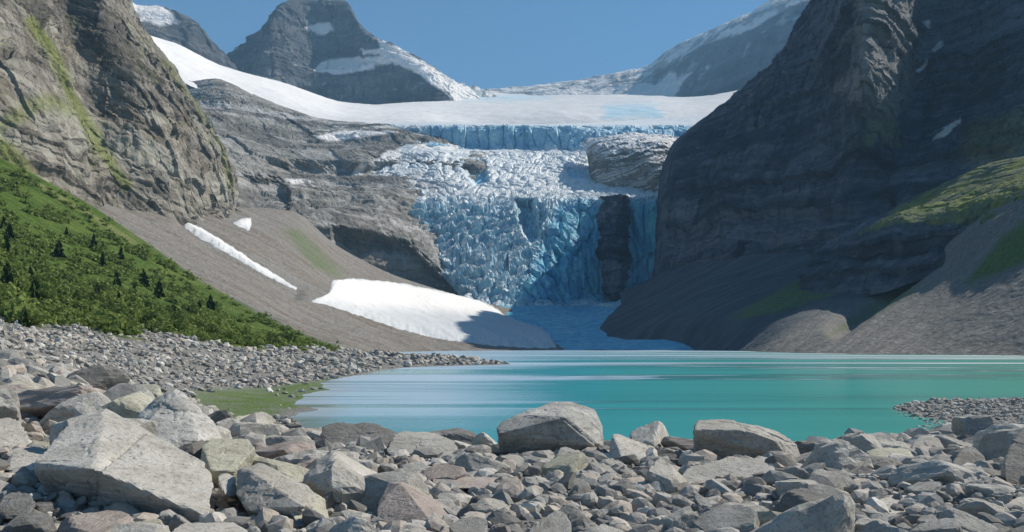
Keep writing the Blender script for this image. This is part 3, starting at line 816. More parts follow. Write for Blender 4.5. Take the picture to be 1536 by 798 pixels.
# ---- left cliff
L = Loft([
    [(-420, 170, 270), (-200, 250, 300), (-60, 290, 330), (30, 310, 350), (110, 345, 380), (180, 365, 430), (250, 370, 490), (310, 365, 560), (366, 362, 640), (376, 365, 760), (360, 370, 1000)],
    [(-420, 80, 310), (-200, 175, 345), (-60, 228, 375), (30, 262, 400), (110, 300, 440), (178, 325, 500), (250, 330, 545), (310, 328, 605), (364, 328, 680), (372, 330, 800), (350, 335, 1050)],
    [(-420, -60, 340), (-200, 55, 375), (-60, 120, 400), (40, 170, 430), (118, 218, 475), (166, 250, 540), (238, 252, 570), (300, 252, 630), (354, 262, 700), (362, 264, 820), (340, 270, 1080)],
    [(-420, -220, 380), (-200, -70, 415), (-60, 0, 440), (30, 60, 470), (92, 105, 510), (130, 140, 580), (205, 140, 600), (262, 150, 655), (314, 176, 735), (322, 180, 860), (300, 190, 1100)],
    [(-420, -380, 430), (-200, -210, 460), (-60, -120, 485), (20, -60, 515), (62, -10, 545), (96, 20, 615), (150, 10, 635), (195, 40, 690), (248, 92, 780), (256, 96, 900), (240, 110, 1150)],
    [(-420, -520, 500), (-200, -340, 520), (-60, -240, 545), (20, -180, 570), (58, -130, 590), (80, -100, 650), (120, -90, 670), (155, -50, 730), (205, 14, 820), (212, 20, 950), (200, 40, 1200)],
    [(-420, -560, 620), (-200, -400, 640), (-60, -300, 660), (20, -240, 680), (50, -200, 700), (70, -170, 740), (100, -160, 760), (135, -110, 830), (180, -30, 900), (190, -10, 1020), (180, 20, 1300)],
    [(-420, -200, 900), (-200, -100, 900), (-60, -50, 900), (20, -20, 900), (50, 0, 950), (70, 20, 1000), (100, 30, 1050), (135, 60, 1100), (170, 80, 1150), (180, 90, 1250), (180, 90, 1400)],
], 700, 620, edge_shift=-17)
dirx = fbm(L.P * np.array((1, 1, .12)), 22, 3, .6, 150)          # vertical chimneys
vx, x1, x2, _ = cells(L.P + 3 * dirx[:, None], (15, 15, 55), 151)
main = sstep(100, 200, L.px)
L.move(main * (5 * (vx - .5)) + 3 * dirx * main)
craggy(L, 9, 110, (0, R(-26)), 8, 2.0, .9, 152, edge=.35 + .65 * sstep(0, .1, L.v))
jx, jy = L.px + 12 * fbm(L.P, 30, 4, .6, 153), L.py + 10 * fbm(L.P, 25, 4, .6, 154)
dl, tl = seg_d(jx, jy, [(45, 35), (75, 70), (100, 130), (125, 180), (150, 225), (190, 275)])
mo = .8 * sstep(16, 3, dl)
dl, tl = seg_d(jx, jy, [(0, 190), (60, 150), (110, 165)])
mo = np.maximum(mo, .55 * sstep(20, 2, dl))
dl, tl = seg_d(jx, jy, [(245, 90), (290, 150), (335, 220), (345, 280)])
mo = np.maximum(mo, .45 * sstep(9, 1, dl))
mo = np.maximum(mo, .75 * sstep(.1, .35, fbm(L.P, 45, 4, .6, 155)) * sstep(.35, .65, steep(L)))
mo = np.maximum(mo, .9 * sstep(-10, 10, in_poly(jx, jy, [(-450, 150), (-100, 190), (0, 240), (60, 270), (20, 220), (-60, 150), (-450, 60)])))
o = L.obj('cliff', M['cliff'], False, {'tone': L.tone, 'snow': mo * 0, 'moss': mo})
tag(o, 'tall weathered grey-brown cliff streaked with moss at the left', 'cliff', kind='structure')

# ---- left scree
L = Loft([
    [(60, 255, 480), (160, 290, 540), (240, 306, 600), (330, 312, 680), (400, 312, 780), (450, 322, 830), (505, 368, 850), (580, 408, 880), (650, 432, 900), (720, 452, 930), (800, 470, 940)],
    [(60, 285, 400), (150, 318, 450), (240, 330, 520), (325, 338, 590), (395, 342, 660), (450, 352, 720), (510, 388, 770), (585, 424, 800), (655, 446, 820), (725, 466, 840), (805, 484, 860)],
    [(60, 345, 300), (160, 372, 340), (260, 388, 390), (345, 400, 450), (415, 408, 520), (475, 418, 590), (530, 434, 650), (600, 455, 690), (670, 470, 710), (740, 484, 730), (815, 497, 750)],
    [(60, 420, 220), (170, 440, 250), (290, 452, 285), (380, 466, 330), (450, 474, 400), (510, 480, 460), (565, 488, 520), (630, 496, 570), (700, 502, 600), (765, 508, 620), (830, 512, 640)],
    [(60, 520, 170), (180, 525, 195), (320, 528, 210), (420, 528, 240), (500, 528, 280), (560, 526, 350), (610, 525.5, 430), (670, 524, 490), (735, 523.2, 530), (790, 522.5, 560), (845, 522, 570)],
    [(60, 545, 150), (180, 550, 170), (320, 552, 185), (420, 550, 210), (500, 546, 240), (560, 543, 300), (610, 540, 370), (670, 535, 430), (735, 532, 480), (790, 531, 510), (845, 531, 520)],
], 620, 380)
h = 2.5 * fbm(L.P, 80, 4, .5, 161) + .5 * fbm(L.P, 6, 4, .65, 162) + 1.8 * fbm(np.stack([L.py * 1.1 - L.px * .62, L.px * .02, L.py * .02], 1), 24, 3, .5, 163)
dl, tl = seg_d(L.px, L.py, [(275, 332), (330, 372), (445, 436)])
h -= 3.5 * np.exp(-(dl / 11) ** 2)
h *= sstep(0, .06, L.v)
L.move(h)
mo = .55 * sstep(-8, 8, in_poly(L.px + 8 * fbm(L.P, 20, 3, .6, 164), L.py, [(425, 345), (450, 345), (500, 395), (520, 420), (470, 400)]))
o = L.obj('scree_slope', M['scree'], False, {'moss': mo, 'snow': mo * 0})
tag(o, 'pale brown scree slope below the left cliff', 'scree slope', kind='structure')
scree_l = L
BV_SCREE = L.bvh()

# ---- left green slope
L = Loft([
    [(-420, 60, 260), (-200, 120, 275), (-40, 215, 300), (40, 256, 315), (130, 304, 330), (215, 360, 320), (300, 418, 300), (380, 464, 270), (460, 505, 235), (545, 534, 200)],
    [(-420, 90, 245), (-200, 155, 258), (-40, 245, 280), (45, 284, 292), (135, 330, 302), (220, 380, 292), (305, 432, 275), (385, 474, 252), (462, 510, 225), (545, 536, 195)],
    [(-420, 280, 150), (-200, 320, 158), (-40, 372, 172), (60, 392, 190), (155, 418, 205), (245, 444, 212), (325, 474, 212), (400, 498, 208), (470, 520, 198), (545, 539, 185)],
    [(-420, 415, 85), (-200, 430, 92), (-50, 452, 100), (60, 462, 112), (160, 474, 128), (250, 488, 142), (335, 504, 155), (408, 517, 165), (475, 530, 170), (545, 542, 170)],
    [(-420, 478, 55), (-200, 482, 58), (-40, 490, 64), (70, 500, 74), (170, 508, 88), (260, 516, 105), (345, 524, 122), (415, 532, 138), (480, 541, 148), (545, 550, 150)],
    [(-420, 540, 45), (-200, 540, 50), (-40, 540, 56), (70, 545, 64), (170, 550, 76), (260, 555, 90), (345, 558, 106), (415, 560, 120), (480, 566, 130), (545, 572, 132)],
], 520, 360)
h = 1.8 * fbm(L.P, 40, 4, .5, 171) + .35 * fbm(L.P, 4, 3, .6, 172) + 1.3 * fbm(np.stack([L.py * 1.15 - L.px * .6, L.px * .015, L.py * .015], 1), 30, 3, .5, 173) * sstep(.95, .7, L.v)
dl, tl = seg_d(L.px, L.py, [(30, 268), (120, 325), (240, 395)])
h += 1.6 * np.exp(-((dl) / 9) ** 2)
h *= sstep(0, .06, L.v)
L.move(h)
dry = .75 * sstep(6, 1, dl + 4 * fbm(L.P, 8, 3, .6, 174)) * sstep(1.0, .75, tl)
stone = .8 * sstep(.18, .34, fbm(L.P, 9, 4, .65, 175)) * sstep(.72, .86, L.v) + sstep(4, -6, in_poly(L.px + 10 * fbm(L.P, 9, 3, .6, 177), L.py + 6 * fbm(L.P, 7, 3, .6, 178), [(-500, 40), (-40, 212), (60, 262), (140, 306), (220, 362), (300, 420), (380, 466), (450, 499), (527, 531), (500, 535), (400, 527), (260, 512), (150, 504), (70, 490), (0, 478), (-500, 470)]))
stone = np.clip(stone, 0, 1)
o = L.obj('grassy_slope', M['meadow'], False, {'dry': dry, 'stone': stone})
tag(o, 'bright green shrubby slope falling to the stony shore', 'hillside', kind='structure')
green = L
BV_GREEN = L.bvh()

# ------------------------------------------------------------------ shore ground: heights over (column, log distance)
CP = []
def row(d, *pz):
    for px, z in pz: CP.append((px, d, z))
row(1.5, (-1500, 1.6), (0, 1.5), (768, 1.45), (1500, 1.45), (2800, 1.5))
row(4, (-1500, 1.8), (0, 1.45), (768, 1.4), (1500, 1.4), (2800, 1.5))
row(8, (-1500, 2.4), (-300, 1.7), (0, 1.38), (300, 1.25), (600, 1.25), (900, 1.25), (1200, 1.25), (1536, 1.25), (2400, 1.4))
row(14, (-1500, 3.2), (-300, 2.3), (0, 1.72), (200, 1.4), (400, 1.0), (600, .92), (900, .9), (1200, .9), (1536, .95), (2400, 1.2))
row(20, (-1500, 4), (-300, 2.9), (0, 2.15), (200, 1.45), (330, .85), (450, .55), (600, .52), (900, .45), (1200, .42), (1400, .5), (1536, .6), (2400, 1.0))
row(26, (-1500, 4.6), (-300, 3.4), (0, 2.5), (200, 1.4), (320, .5), (420, .12), (600, .06), (900, -.08), (1200, -.1), (1400, .12), (1536, .3), (2400, .9))
row(34, (-1500, 5.5), (-300, 4), (0, 2.8), (180, 1.5), (300, .35), (440, .05), (500, -.2), (600, -.8), (900, -1.5), (1200, -1.2), (1340, -.12), (1400, -.03), (1450, .03), (1536, .05), (2400, .6))
row(42, (-1500, 6.5), (-300, 4.8), (0, 3.2), (180, 1.7), (290, .3), (420, .07), (480, .02), (540, -.3), (600, -1), (1290, -.5), (1340, -.01), (1390, .06), (1470, .1), (1536, .11), (1800, .12), (2400, .3))
row(50, (1300, -.8), (1400, -.12), (1536, -.04), (2400, 0))
row(60, (-1500, 8.5), (-300, 6), (0, 4.2), (180, 2.4), (300, .75), (400, .15), (490, .03), (540, -.2), (600, -1.2), (900, -3), (1536, -1.5), (2400, -1))
row(90, (-1000, 10), (0, 6), (200, 3.4), (340, 1.3), (450, .55), (540, .0), (620, -.6), (700, -2), (1200, -5), (2400, -3))
row(140, (0, 9), (200, 6.5), (400, 2.0), (500, .9), (600, .42), (690, .22), (765, .03), (820, -.5), (1000, -4), (2400, -4))
row(200, (300, 6), (530, 1.3), (600, .45), (680, .10), (760, -.4), (900, -4), (2400, -5))
row(300, (400, 4), (500, 1.6), (545, .4), (600, -.5), (700, -1.5), (900, -5))
CPa = np.array(CP)
KX, KD = 1 / 420.0, 1.35
CQ = np.stack([CPa[:, 0] * KX, np.log(CPa[:, 1]) * KD], 1)
_D = np.linalg.norm(CQ[:, None] - CQ[None], axis=2)
_A = np.zeros((len(CQ) + 3,) * 2)
_A[:len(CQ), :len(CQ)] = _D
_A[:len(CQ), len(CQ)] = 1
_A[:len(CQ), len(CQ) + 1:] = CQ
_A[len(CQ):, :len(CQ)] = _A[:len(CQ), len(CQ):].T
_W = np.linalg.solve(_A, np.concatenate([CPa[:, 2], [0, 0, 0]]))


def ground_z(px, d):
    q = np.stack([np.asarray(px, float) * KX, np.log(np.asarray(d, float)) * KD], 1)
    out = np.zeros(len(q))
    for s in range(0, len(q), 20000):
        e = q[s:s + 20000]
        D = np.linalg.norm(e[:, None] - CQ[None], axis=2)
        out[s:s + 20000] = D @ _W[:len(CQ)] + _W[len(CQ)] + e @ _W[len(CQ) + 1:]
    return out


nu, nv = 620, 480
pxs = np.linspace(-1300, 2500, nu)
ds = np.exp(np.linspace(np.log(1.5), np.log(330), nv))
PX, DD = np.meshgrid(pxs, ds)
gz = ground_z(PX.ravel(), DD.ravel())
V = np.stack([(PX.ravel() - CX) / F * DD.ravel(), DD.ravel(), gz], 1)


def ground_rough(V):
    d = np.maximum(V[:, 1], 3)
    P2 = V * np.array((1, 1, 0))
    k = np.clip(V[:, 2] * .5 + .25, .12, 1)
    return k * (.16 * fbm(P2, 2.2, 3, .5, 181) * sstep(150, 30, d) + .05 * fbm(P2, .5, 3, .55, 182) * sstep(40, 12, d) + .45 * fbm(P2, 14, 3, .5, 183) * sstep(18, 50, d))


V[:, 2] += ground_rough(V)
gpx, gpy = PX.ravel(), YH - (V[:, 2] - HC) / V[:, 1] * F
mo = np.clip(.75 + .9 * fbm(V, 1.6, 4, .6, 186), .15, 1) * sstep(-8, 6, in_poly(gpx + 14 * fbm(V, 6, 3, .6, 184), gpy + 5 * fbm(V, 4, 3, .6, 185), [(285, 588), (400, 582), (500, 568), (520, 574), (480, 600), (400, 628), (320, 630)]))
o = obj_np('shore', V, grid_faces(nv, nu), M['shore'], False, {'moss': mo, 'snow': mo * 0})
tag(o, 'stony grey lake shore with a mossy edge at the left', 'shore', kind='structure')
BV_GROUND = BVHTree.FromPolygons([tuple(p) for p in V], [tuple(int(i) for i in q) for q in grid_faces(nv, nu)])


def gz_at(x, y):
    h = BV_GROUND.ray_cast(Vector((x, y, 200)), Vector((0, 0, -1)))
    return h[0].z if h[0] else 1.45


# ground sheet below and around everything, behind the camera as well
n = 90
gx = np.linspace(-9000, 9000, n)
XX, YY = np.meshgrid(gx, gx)
ZZ = np.where(YY < 200, -8.0, -8.0) + 0 * XX
o = obj_np('ground', np.stack([XX.ravel(), YY.ravel(), ZZ.ravel()], 1), grid_faces(n, n), M['scree_r'], True, {'moss': XX.ravel() * 0, 'snow': XX.ravel() * 0})
tag(o, kind='structure', label='stony valley floor under the lake and slopes', cat='ground')

# lake
nu2, nv2 = 200, 160
pxs2 = np.linspace(-900, 2900, nu2)
ds2 = np.exp(np.linspace(np.log(14), np.log(1300), nv2))
PX2, DD2 = np.meshgrid(pxs2, ds2)
V2 = np.stack([(PX2.ravel() - CX) / F * DD2.ravel(), DD2.ravel(), np.zeros(PX2.size)], 1)
wpy = YH + HC / DD2.ravel() * F
dep = -ground_z(PX2.ravel(), np.clip(DD2.ravel(), 2, 330))
sh = sstep(.32, .02, dep) * sstep(800, 600, PX2.ravel()) * sstep(120, 80, DD2.ravel()) * .85
o = obj_np('lake', V2, grid_faces(nv2, nu2), M['water'], True, {'shallow': sh, 'calm': sstep(960, 620, PX2.ravel()) * sstep(20, 40, DD2.ravel())})
tag(o, 'milky turquoise glacial lake with pale reflected streaks', 'lake', kind='structure')


# ------------------------------------------------------------------ snow patches draped on the slopes
def drape(name, label, poly, bvh, thick, res, group=None, dirt=.3, seed=0, low=lambda p: np.ones(len(p))):
    P = np.array(poly, float)
    x0, y0 = P.min(0) - res * 2
    x1, y1 = P.max(0) + res * 2
    xs, ys = np.arange(x0, x1, res), np.arange(y0, y1, res)
    X, Y = np.meshgrid(xs, ys)
    jj = np.stack([X.ravel(), Y.ravel(), X.ravel() * 0], 1)
    sd = in_poly(X.ravel() + 3 * fbm(jj, 14, 3, .6, seed), Y.ravel() + 2.5 * fbm(jj, 11, 3, .6, seed + 1), poly)
    keep = sd > -res * 1.3
    idx = -np.ones(len(sd), int)
    pts, sds = [], []
    for i in np.nonzero(keep)[0]:
        h = ray(bvh, X.ravel()[i], Y.ravel()[i])
        if h[0] is None: continue
        t = thick * (sstep(-1.5, 9, np.array([sd[i]]))[0]) - .6 * thick * sstep(.5, -res, np.array([sd[i]]))[0] - .02
        p = np.array(h[0]) + np.array((0, -.15, 1.0)) * t
        idx[i] = len(pts)
        pts.append(p)
        sds.append(sd[i])
    pts = np.array(pts)
    pts[:, 2] += thick * .10 * fbm(pts, thick * 7 + 2, 3, .6, seed + 2)
    I = idx.reshape(X.shape)
    q = np.stack([I[:-1, :-1], I[1:, :-1], I[1:, 1:], I[:-1, 1:]], -1).reshape(-1, 4)
    q = q[(q >= 0).all(1)]
    o = obj_np(name, pts, q, M['snow'], True, {'dirt': np.clip(np.maximum(dirt * low(pts), .9 * sstep(6, .5, np.array(sds) + 5 * fbm(pts, thick * 4, 4, .65, seed + 5))), 0, 1)})
    return tag(o, label, 'snow patch', group)


drape('snow_bank', 'large snow fan reaching the far shore below the icefall',
      [(466, 452), (490, 440), (500, 420), (530, 417), (600, 424), (650, 434), (690, 442), (716, 448), (738, 458), (760, 474), (795, 484), (838, 491), (846, 503), (834, 512), (834, 523), (790, 522), (740, 519), (690, 513), (640, 505), (590, 491), (540, 474), (500, 461)],
      BV_SCREE, 2.4, 1.4, dirt=.9, seed=200, low=lambda p: sstep(38, 22, p[:, 2] + 5 * fbm(p, 25, 4, .6, 205) - .02 * (p[:, 0] + 60)))
drape('snow_patch', 'long thin snow streak lying in a gully on the left scree', [(274, 331), (284, 332), (330, 358), (372, 386), (446, 432), (444, 436), (400, 414), (340, 380), (290, 352), (276, 341)], BV_SCREE, 2.0, 1.1, dirt=.2, seed=210)
drape('snow_patch', 'small square snow scrap at the foot of the left cliff', [(348, 334), (362, 328), (378, 326), (378, 336), (374, 346), (362, 342)], BV_SCREE, 1.6, 1.1, dirt=.1, seed=220)

# ------------------------------------------------------------------ rocks
def ico(sub):
    bm = bmesh.new()
    bmesh.ops.create_icosphere(bm, subdivisions=sub, radius=1)
    bm.verts.ensure_lookup_table()
    V = np.array([v.co[:] for v in bm.verts])
    Fc = np.array([[v.index for v in f.verts] for f in bm.faces])
    bm.free()
    V /= np.linalg.norm(V, axis=1)[:, None]
    return V, Fc


ICO = {s: ico(s) for s in (1, 2, 3, 4, 5, 6)}


def radial(V, N, O, soft):
    """Radius of the convex body {x: n.x <= o} along each direction; soft > 0 rounds the edges."""
    dots = V @ N.T
    r = np.where(dots > 1e-3, O / np.maximum(dots, 1e-3), 1e3)
    if soft <= 0: return r.min(1)
    m = r.min(1)
    return m - soft * m * np.log(np.exp(-(r - m[:, None]) / (soft * m[:, None])).sum(1))


def random_rock(sub, seed, flat=.7, planes=11, soft=.022, rough=.035):
    g = np.random.default_rng(seed)
    N = g.normal(size=(planes, 3))
    N /= np.linalg.norm(N, axis=1)[:, None]
    N = np.concatenate([N, np.eye(3), -np.eye(3)])
    O = np.concatenate([.62 + .34 * g.random(planes), np.full(6, .95)])
    V, Fc = ICO[sub]
    r = np.minimum(radial(V, N, O, soft), 1.25)
    P = V * r[:, None]
    if sub >= 2:
        nz = fbm(P + seed * 3.1, .7, 4 if sub > 2 else 2, .55, seed)
        vv, f1, f2, _ = cells(P + seed * 1.7 + .1 * nz[:, None], .42, seed)
        P = P * (1 + rough * nz + rough * 1.0 * (vv - .5))[:, None]
    P = P * np.array((1, .8 + .3 * g.random(), flat))
    return P, Fc


def hull_planes(pts):
    bm = bmesh.new()
    for p in pts: bm.verts.new(p)
    bmesh.ops.convex_hull(bm, input=bm.verts)
    bm.normal_update()
    c = np.mean(pts, axis=0)
    N, O = [], []
    for f in bm.faces:
        n = np.array(f.normal)
        if np.linalg.norm(n) < .5: continue
        o = float(np.dot(n, np.array(f.verts[0].co) - c))
        if o < 0: n, o = -n, -o
        if not any(np.dot(n, m) > .9995 and abs(o - q) < 1e-3 for m, q in zip(N, O)):
            N.append(n)
            O.append(max(o, .01))
    bm.free()
    return c, np.array(N), np.array(O)


HEROES = []


def hero(name, label, mat, pts, sub=5, rough=.03, cracks=(), soft=.006):
    """A boulder whose corners are given as (column, row, distance)."""
    W = np.array([at(*p) for p in pts])
    c, N, O = hull_planes(W)
    V, Fc = ICO[sub]
    # stretch the sphere of directions to the body so that thin slabs are sampled evenly
    ext = np.maximum((W.max(0) - W.min(0)) / 2, .02)
    D = V * ext
    D /= np.linalg.norm(D, axis=1)[:, None]
    r = radial(D, N, O, soft)
    P = D * r[:, None]
    s = float(np.mean(ext))
    nz = fbm(P + c, s * .9, 5, .55, int(abs(c[0] * 91)) + 1)
    vv, f1, f2, _ = cells(P + c + .12 * s * nz[:, None], s * .5, 7)
    wv, g1, g2, _ = cells(P * np.array((1, 1, 2.2)) + c, s * .23, 8)
    amp = rough * s * (1.1 * nz + 1.1 * (vv - .5) + .5 * (wv - .5) - .35 * sstep(.10, 0, f2 - f1))
    P = P + D * amp[:, None]
    Pw = P + c
    for (a, b_, w, dp) in cracks:
        px = CX + Pw[:, 0] / Pw[:, 1] * F
        py = YH - (Pw[:, 2] - HC) / Pw[:, 1] * F
        dd, tt = seg_d(px + 3 * nz, py + 3 * nz, [a, b_])
        Pw = Pw - D * (dp * sstep(w, 0, dd))[:, None]
    loc = np.array((c[0], c[1], Pw[:, 2].min()))
    o = obj_np(name, Pw - loc, Fc, M[mat], False)
    o.location = loc
    tag(o, label, 'boulder', 'large boulders on the near shore')
    cc = Pw
    HEROES.append((CX + (cc[:, 0] / cc[:, 1] * F), YH - (cc[:, 2] - HC) / cc[:, 1] * F, cc, label))
    return o


hero('boulder', 'huge pale tilted slab with a crack across its sunlit top', 'pale',
     [(96, 640, 10.3), (158, 612, 10.9), (216, 648, 10.7), (304, 690, 10.0), (321, 722, 9.4), (314, 776, 8.5), (140, 704, 8.75), (50, 692, 9.2), (46, 706, 9.2), (300, 786, 8.6), (78, 762, 9.5), (150, 788, 9.4), (262, 796, 9.1), (90, 760, 10.6), (300, 780, 10.2)],
     6, .034, [((216, 650), (150, 704), 4, .05), ((150, 704), (140, 770), 3, .03)])
hero('boulder', 'pyramid boulder with white right face behind the cracked slab', 'pale',
     [(262, 584, 13.6), (275, 588, 13.6), (322, 634, 13.2), (335, 662, 13.0), (300, 662, 12.4), (215, 640, 12.6), (208, 622, 13.2), (222, 606, 13.6), (245, 592, 13.8), (310, 668, 14.4), (225, 668, 14.4), (250, 678, 12.2)], 5, .05)
hero('boulder', 'flat buff topped block right of the cracked slab', 'buff',
     [(303, 668, 11.0), (318, 656, 11.5), (372, 658, 11.5), (383, 672, 11.1), (352, 706, 10.4), (318, 706, 10.3), (300, 690, 10.7), (345, 735, 10.5), (310, 735, 10.6), (380, 715, 11.3), (310, 715, 11.6)], 5, .025)
hero('boulder', 'dark layered boulder with pale top below the buff block', 'grey',
     [(356, 702, 9.9), (392, 692, 10.3), (470, 735, 9.6), (478, 760, 9.3), (452, 790, 8.9), (372, 765, 8.9), (352, 740, 9.2), (378, 708, 9.4), (455, 760, 8.8), (390, 800, 9.4), (470, 800, 9.8)], 5, .045)
hero('boulder', 'pale leaning slab by the dark layered boulder', 'buff',
     [(420, 728, 9.6), (446, 722, 9.8), (488, 748, 9.5), (494, 784, 9.0), (455, 797, 8.6), (430, 760, 8.9), (425, 740, 9.2), (490, 800, 9.4), (440, 800, 9.5)], 5, .03)
hero('boulder', 'triangular dark boulder with a smooth pinkish sloping face', 'pink',
     [(582, 724, 9.9), (604, 722, 10.0), (690, 770, 9.5), (686, 782, 9.2), (650, 786, 8.6), (600, 724, 9.5), (566, 762, 9.1), (566, 790, 8.8), (640, 800, 8.5), (690, 798, 9.6), (570, 798, 9.8)], 6, .02)
hero('boulder', 'big rounded dark boulder silhouetted on the water at mid shore', 'grey',
     [(744, 642, 19.2), (752, 632, 19.4), (790, 622, 19.4), (826, 602, 20.6), (858, 602, 20.9), (893, 614, 20.7), (904, 640, 20.3), (906, 668, 19.9), (846, 626, 19.0), (896, 668, 19.1), (748, 650, 18.9), (895, 690, 19.6), (760, 694, 19.5), (748, 680, 19.4), (880, 690, 21.2), (770, 690, 21.2)],
     6, .035, [((850, 630), (900, 672), 4, .07)])
hero('boulder', 'white sunlit wedge right of the big rounded boulder', 'pale',
     [(918, 652, 18.6), (926, 650, 18.8), (968, 666, 18.4), (990, 686, 18.0), (975, 694, 17.6), (936, 692, 17.4), (912, 688, 17.8), (922, 660, 18.0), (985, 696, 18.8), (915, 696, 19.0)], 5, .03)
hero('boulder', 'long dark boulder with a bright curved rim by the water', 'grey',
     [(1042, 636, 18.0), (1048, 630, 18.8), (1095, 630, 19.0), (1130, 636, 18.9), (1170, 650, 18.6), (1196, 668, 18.3), (1203, 690, 18.0), (1200, 706, 18.0), (1040, 644, 17.6), (1120, 645, 17.6), (1165, 662, 17.6), (1184, 690, 17.6), (1042, 706, 18.1), (1188, 708, 18.1), (1060, 632, 20.0), (1160, 645, 19.8), (1190, 706, 19.6), (1045, 706, 19.6)], 6, .05, soft=.004)
hero('boulder', 'smooth mid grey boulder in front of the dark rimmed one', 'grey',
     [(1020, 715, 12.6), (1030, 702, 12.9), (1070, 698, 13.2), (1100, 684, 13.6), (1148, 692, 13.4), (1164, 708, 13.0), (1168, 730, 12.5), (1140, 756, 11.9), (1060, 760, 11.7), (1018, 745, 12.0), (1020, 730, 12.3), (1150, 765, 13.2), (1040, 765, 13.4)], 6, .02)
hero('boulder', 'dark block with a white edge at the right water line', 'slate_shade',
     [(1285, 690, 15.6), (1300, 682, 16.0), (1336, 686, 15.9), (1352, 694, 15.7), (1372, 716, 15.2), (1360, 728, 14.8), (1290, 726, 14.6), (1282, 712, 14.9), (1330, 690, 15.2), (1360, 730, 16.2), (1290, 730, 16.4)], 5, .035)
hero('boulder', 'cream topped rock behind the white edged dark block', 'buff',
     [(1300, 676, 17.4), (1322, 670, 17.8), (1362, 672, 17.7), (1374, 688, 17.2), (1366, 694, 16.8), (1308, 690, 16.8), (1300, 700, 17.2), (1370, 700, 17.4)], 4, .03)
hero('boulder', 'round topped grey boulder on the right shore line', 'grey',
     [(1370, 662, 19.5), (1382, 654, 19.8), (1408, 656, 19.7), (1416, 672, 19.2), (1412, 692, 18.8), (1368, 692, 18.6), (1366, 676, 18.9), (1410, 694, 20.2), (1370, 694, 20.2)], 5, .03)
hero('boulder', 'dark leaning boulder near the right edge with lit ridge', 'slate_shade',
     [(1442, 672, 15.0), (1460, 668, 15.3), (1476, 684, 15.0), (1486, 704, 14.6), (1480, 718, 14.2), (1430, 716, 14.0), (1424, 700, 14.3), (1440, 720, 15.5), (1482, 722, 15.6)], 5, .04)
hero('boulder', 'very dark boulder cut by the right edge of the view', 'slate_shade',
     [(1512, 668, 13.2), (1530, 644, 13.6), (1560, 636, 13.8), (1620, 650, 13.4), (1640, 700, 12.8), (1620, 740, 12.4), (1520, 732, 12.2), (1500, 712, 12.5), (1508, 690, 12.8), (1600, 742, 14.0), (1515, 738, 14.0)], 5, .04)
hero('boulder', 'white cube shaped rock low at the right', 'pale',
     [(1408, 742, 11.0), (1418, 738, 11.3), (1440, 740, 11.2), (1446, 752, 10.9), (1444, 772, 10.6), (1412, 774, 10.5), (1404, 760, 10.7), (1442, 778, 11.4), (1408, 778, 11.4)], 5, .03)
hero('boulder', 'pale flat faced block low in the middle of the shore', 'pale',
     [(774, 752, 10.6), (782, 742, 10.9), (830, 738, 11.0), (858, 750, 10.8), (868, 770, 10.3), (860, 786, 9.9), (790, 786, 9.8), (772, 774, 10.0), (860, 790, 10.9), (780, 790, 10.9)], 5, .03)
hero('boulder', 'long thin horizontal slab bridging stones at mid shore', 'pink',
     [(648, 718, 12.6), (656, 714, 13.0), (760, 716, 13.0), (770, 724, 12.6), (756, 732, 12.0), (655, 732, 12.0), (650, 726, 12.3), (760, 736, 12.7), (655, 736, 12.7)], 5, .02)
hero('boulder', 'dark wedge with a white right edge below the grey boulder', 'slate_shade',
     [(940, 756, 10.8), (958, 746, 11.2), (970, 750, 11.1), (992, 782, 10.5), (980, 792, 10.1), (930, 788, 9.9), (924, 772, 10.3), (985, 796, 11), (930, 796, 11)], 5, .03)
hero('boulder', 'low brown rock left of the dark wedge', 'pink',
     [(862, 752, 10.4), (884, 744, 10.7), (912, 758, 10.5), (918, 778, 10.1), (900, 790, 9.8), (862, 788, 9.7), (852, 770, 10.0), (912, 794, 10.6), (860, 794, 10.6)], 5, .035)
hero('boulder', 'lumpy grey boulder with a sloping left side at mid shore', 'grey',
     [(856, 712, 13.4), (872, 694, 13.9), (912, 696, 13.9), (936, 716, 13.4), (944, 742, 12.8), (930, 752, 12.4), (876, 746, 12.3), (858, 730, 12.8), (930, 756, 13.8), (870, 752, 13.8)], 5, .045)
hero('boulder', 'long buff and dark boulder on the shore line left of the rounded one', 'grey',
     [(590, 654, 19.2), (604, 646, 19.8), (650, 648, 19.8), (680, 660, 19.4), (690, 678, 18.8), (670, 696, 18.3), (600, 692, 18.1), (580, 676, 18.5), (680, 700, 19.6), (595, 700, 19.6)], 5, .045)
hero('boulder', 'dark flat topped rock on the shore at left of centre', 'slate_shade',
     [(482, 640, 21.0), (500, 633, 21.4), (560, 634, 21.4), (596, 648, 21.0), (594, 672, 20.2), (496, 676, 20.0), (478, 668, 20.3), (592, 676, 21.3), (488, 678, 21.3)], 5, .06)
hero('boulder', 'white sunlit rock at the left edge behind the cracked slab', 'pale',
     [(-20, 634, 12.2), (10, 624, 12.6), (30, 632, 12.4), (48, 662, 11.9), (26, 690, 11.4), (-20, 696, 11.2), (-40, 660, 11.6), (40, 700, 12.5), (-30, 704, 12.5)], 5, .035)
hero('boulder', 'pale rock wedged against the left end of the cracked slab', 'pale',
     [(22, 676, 10.8), (50, 668, 11.2), (88, 676, 11.0), (94, 690, 10.6), (60, 706, 10.2), (10, 706, 10.1), (8, 692, 10.5), (85, 712, 11.0), (15, 712, 11.1)], 5, .035)
hero('boulder', 'bluish shaded stone under the left end of the cracked slab', 'slate_shade',
     [(2, 745, 8.2), (20, 737, 8.4), (45, 740, 8.3), (54, 756, 8.1), (42, 776, 7.8), (4, 778, 7.8), (-6, 760, 8.0), (45, 782, 8.6), (0, 782, 8.6)], 4, .035)
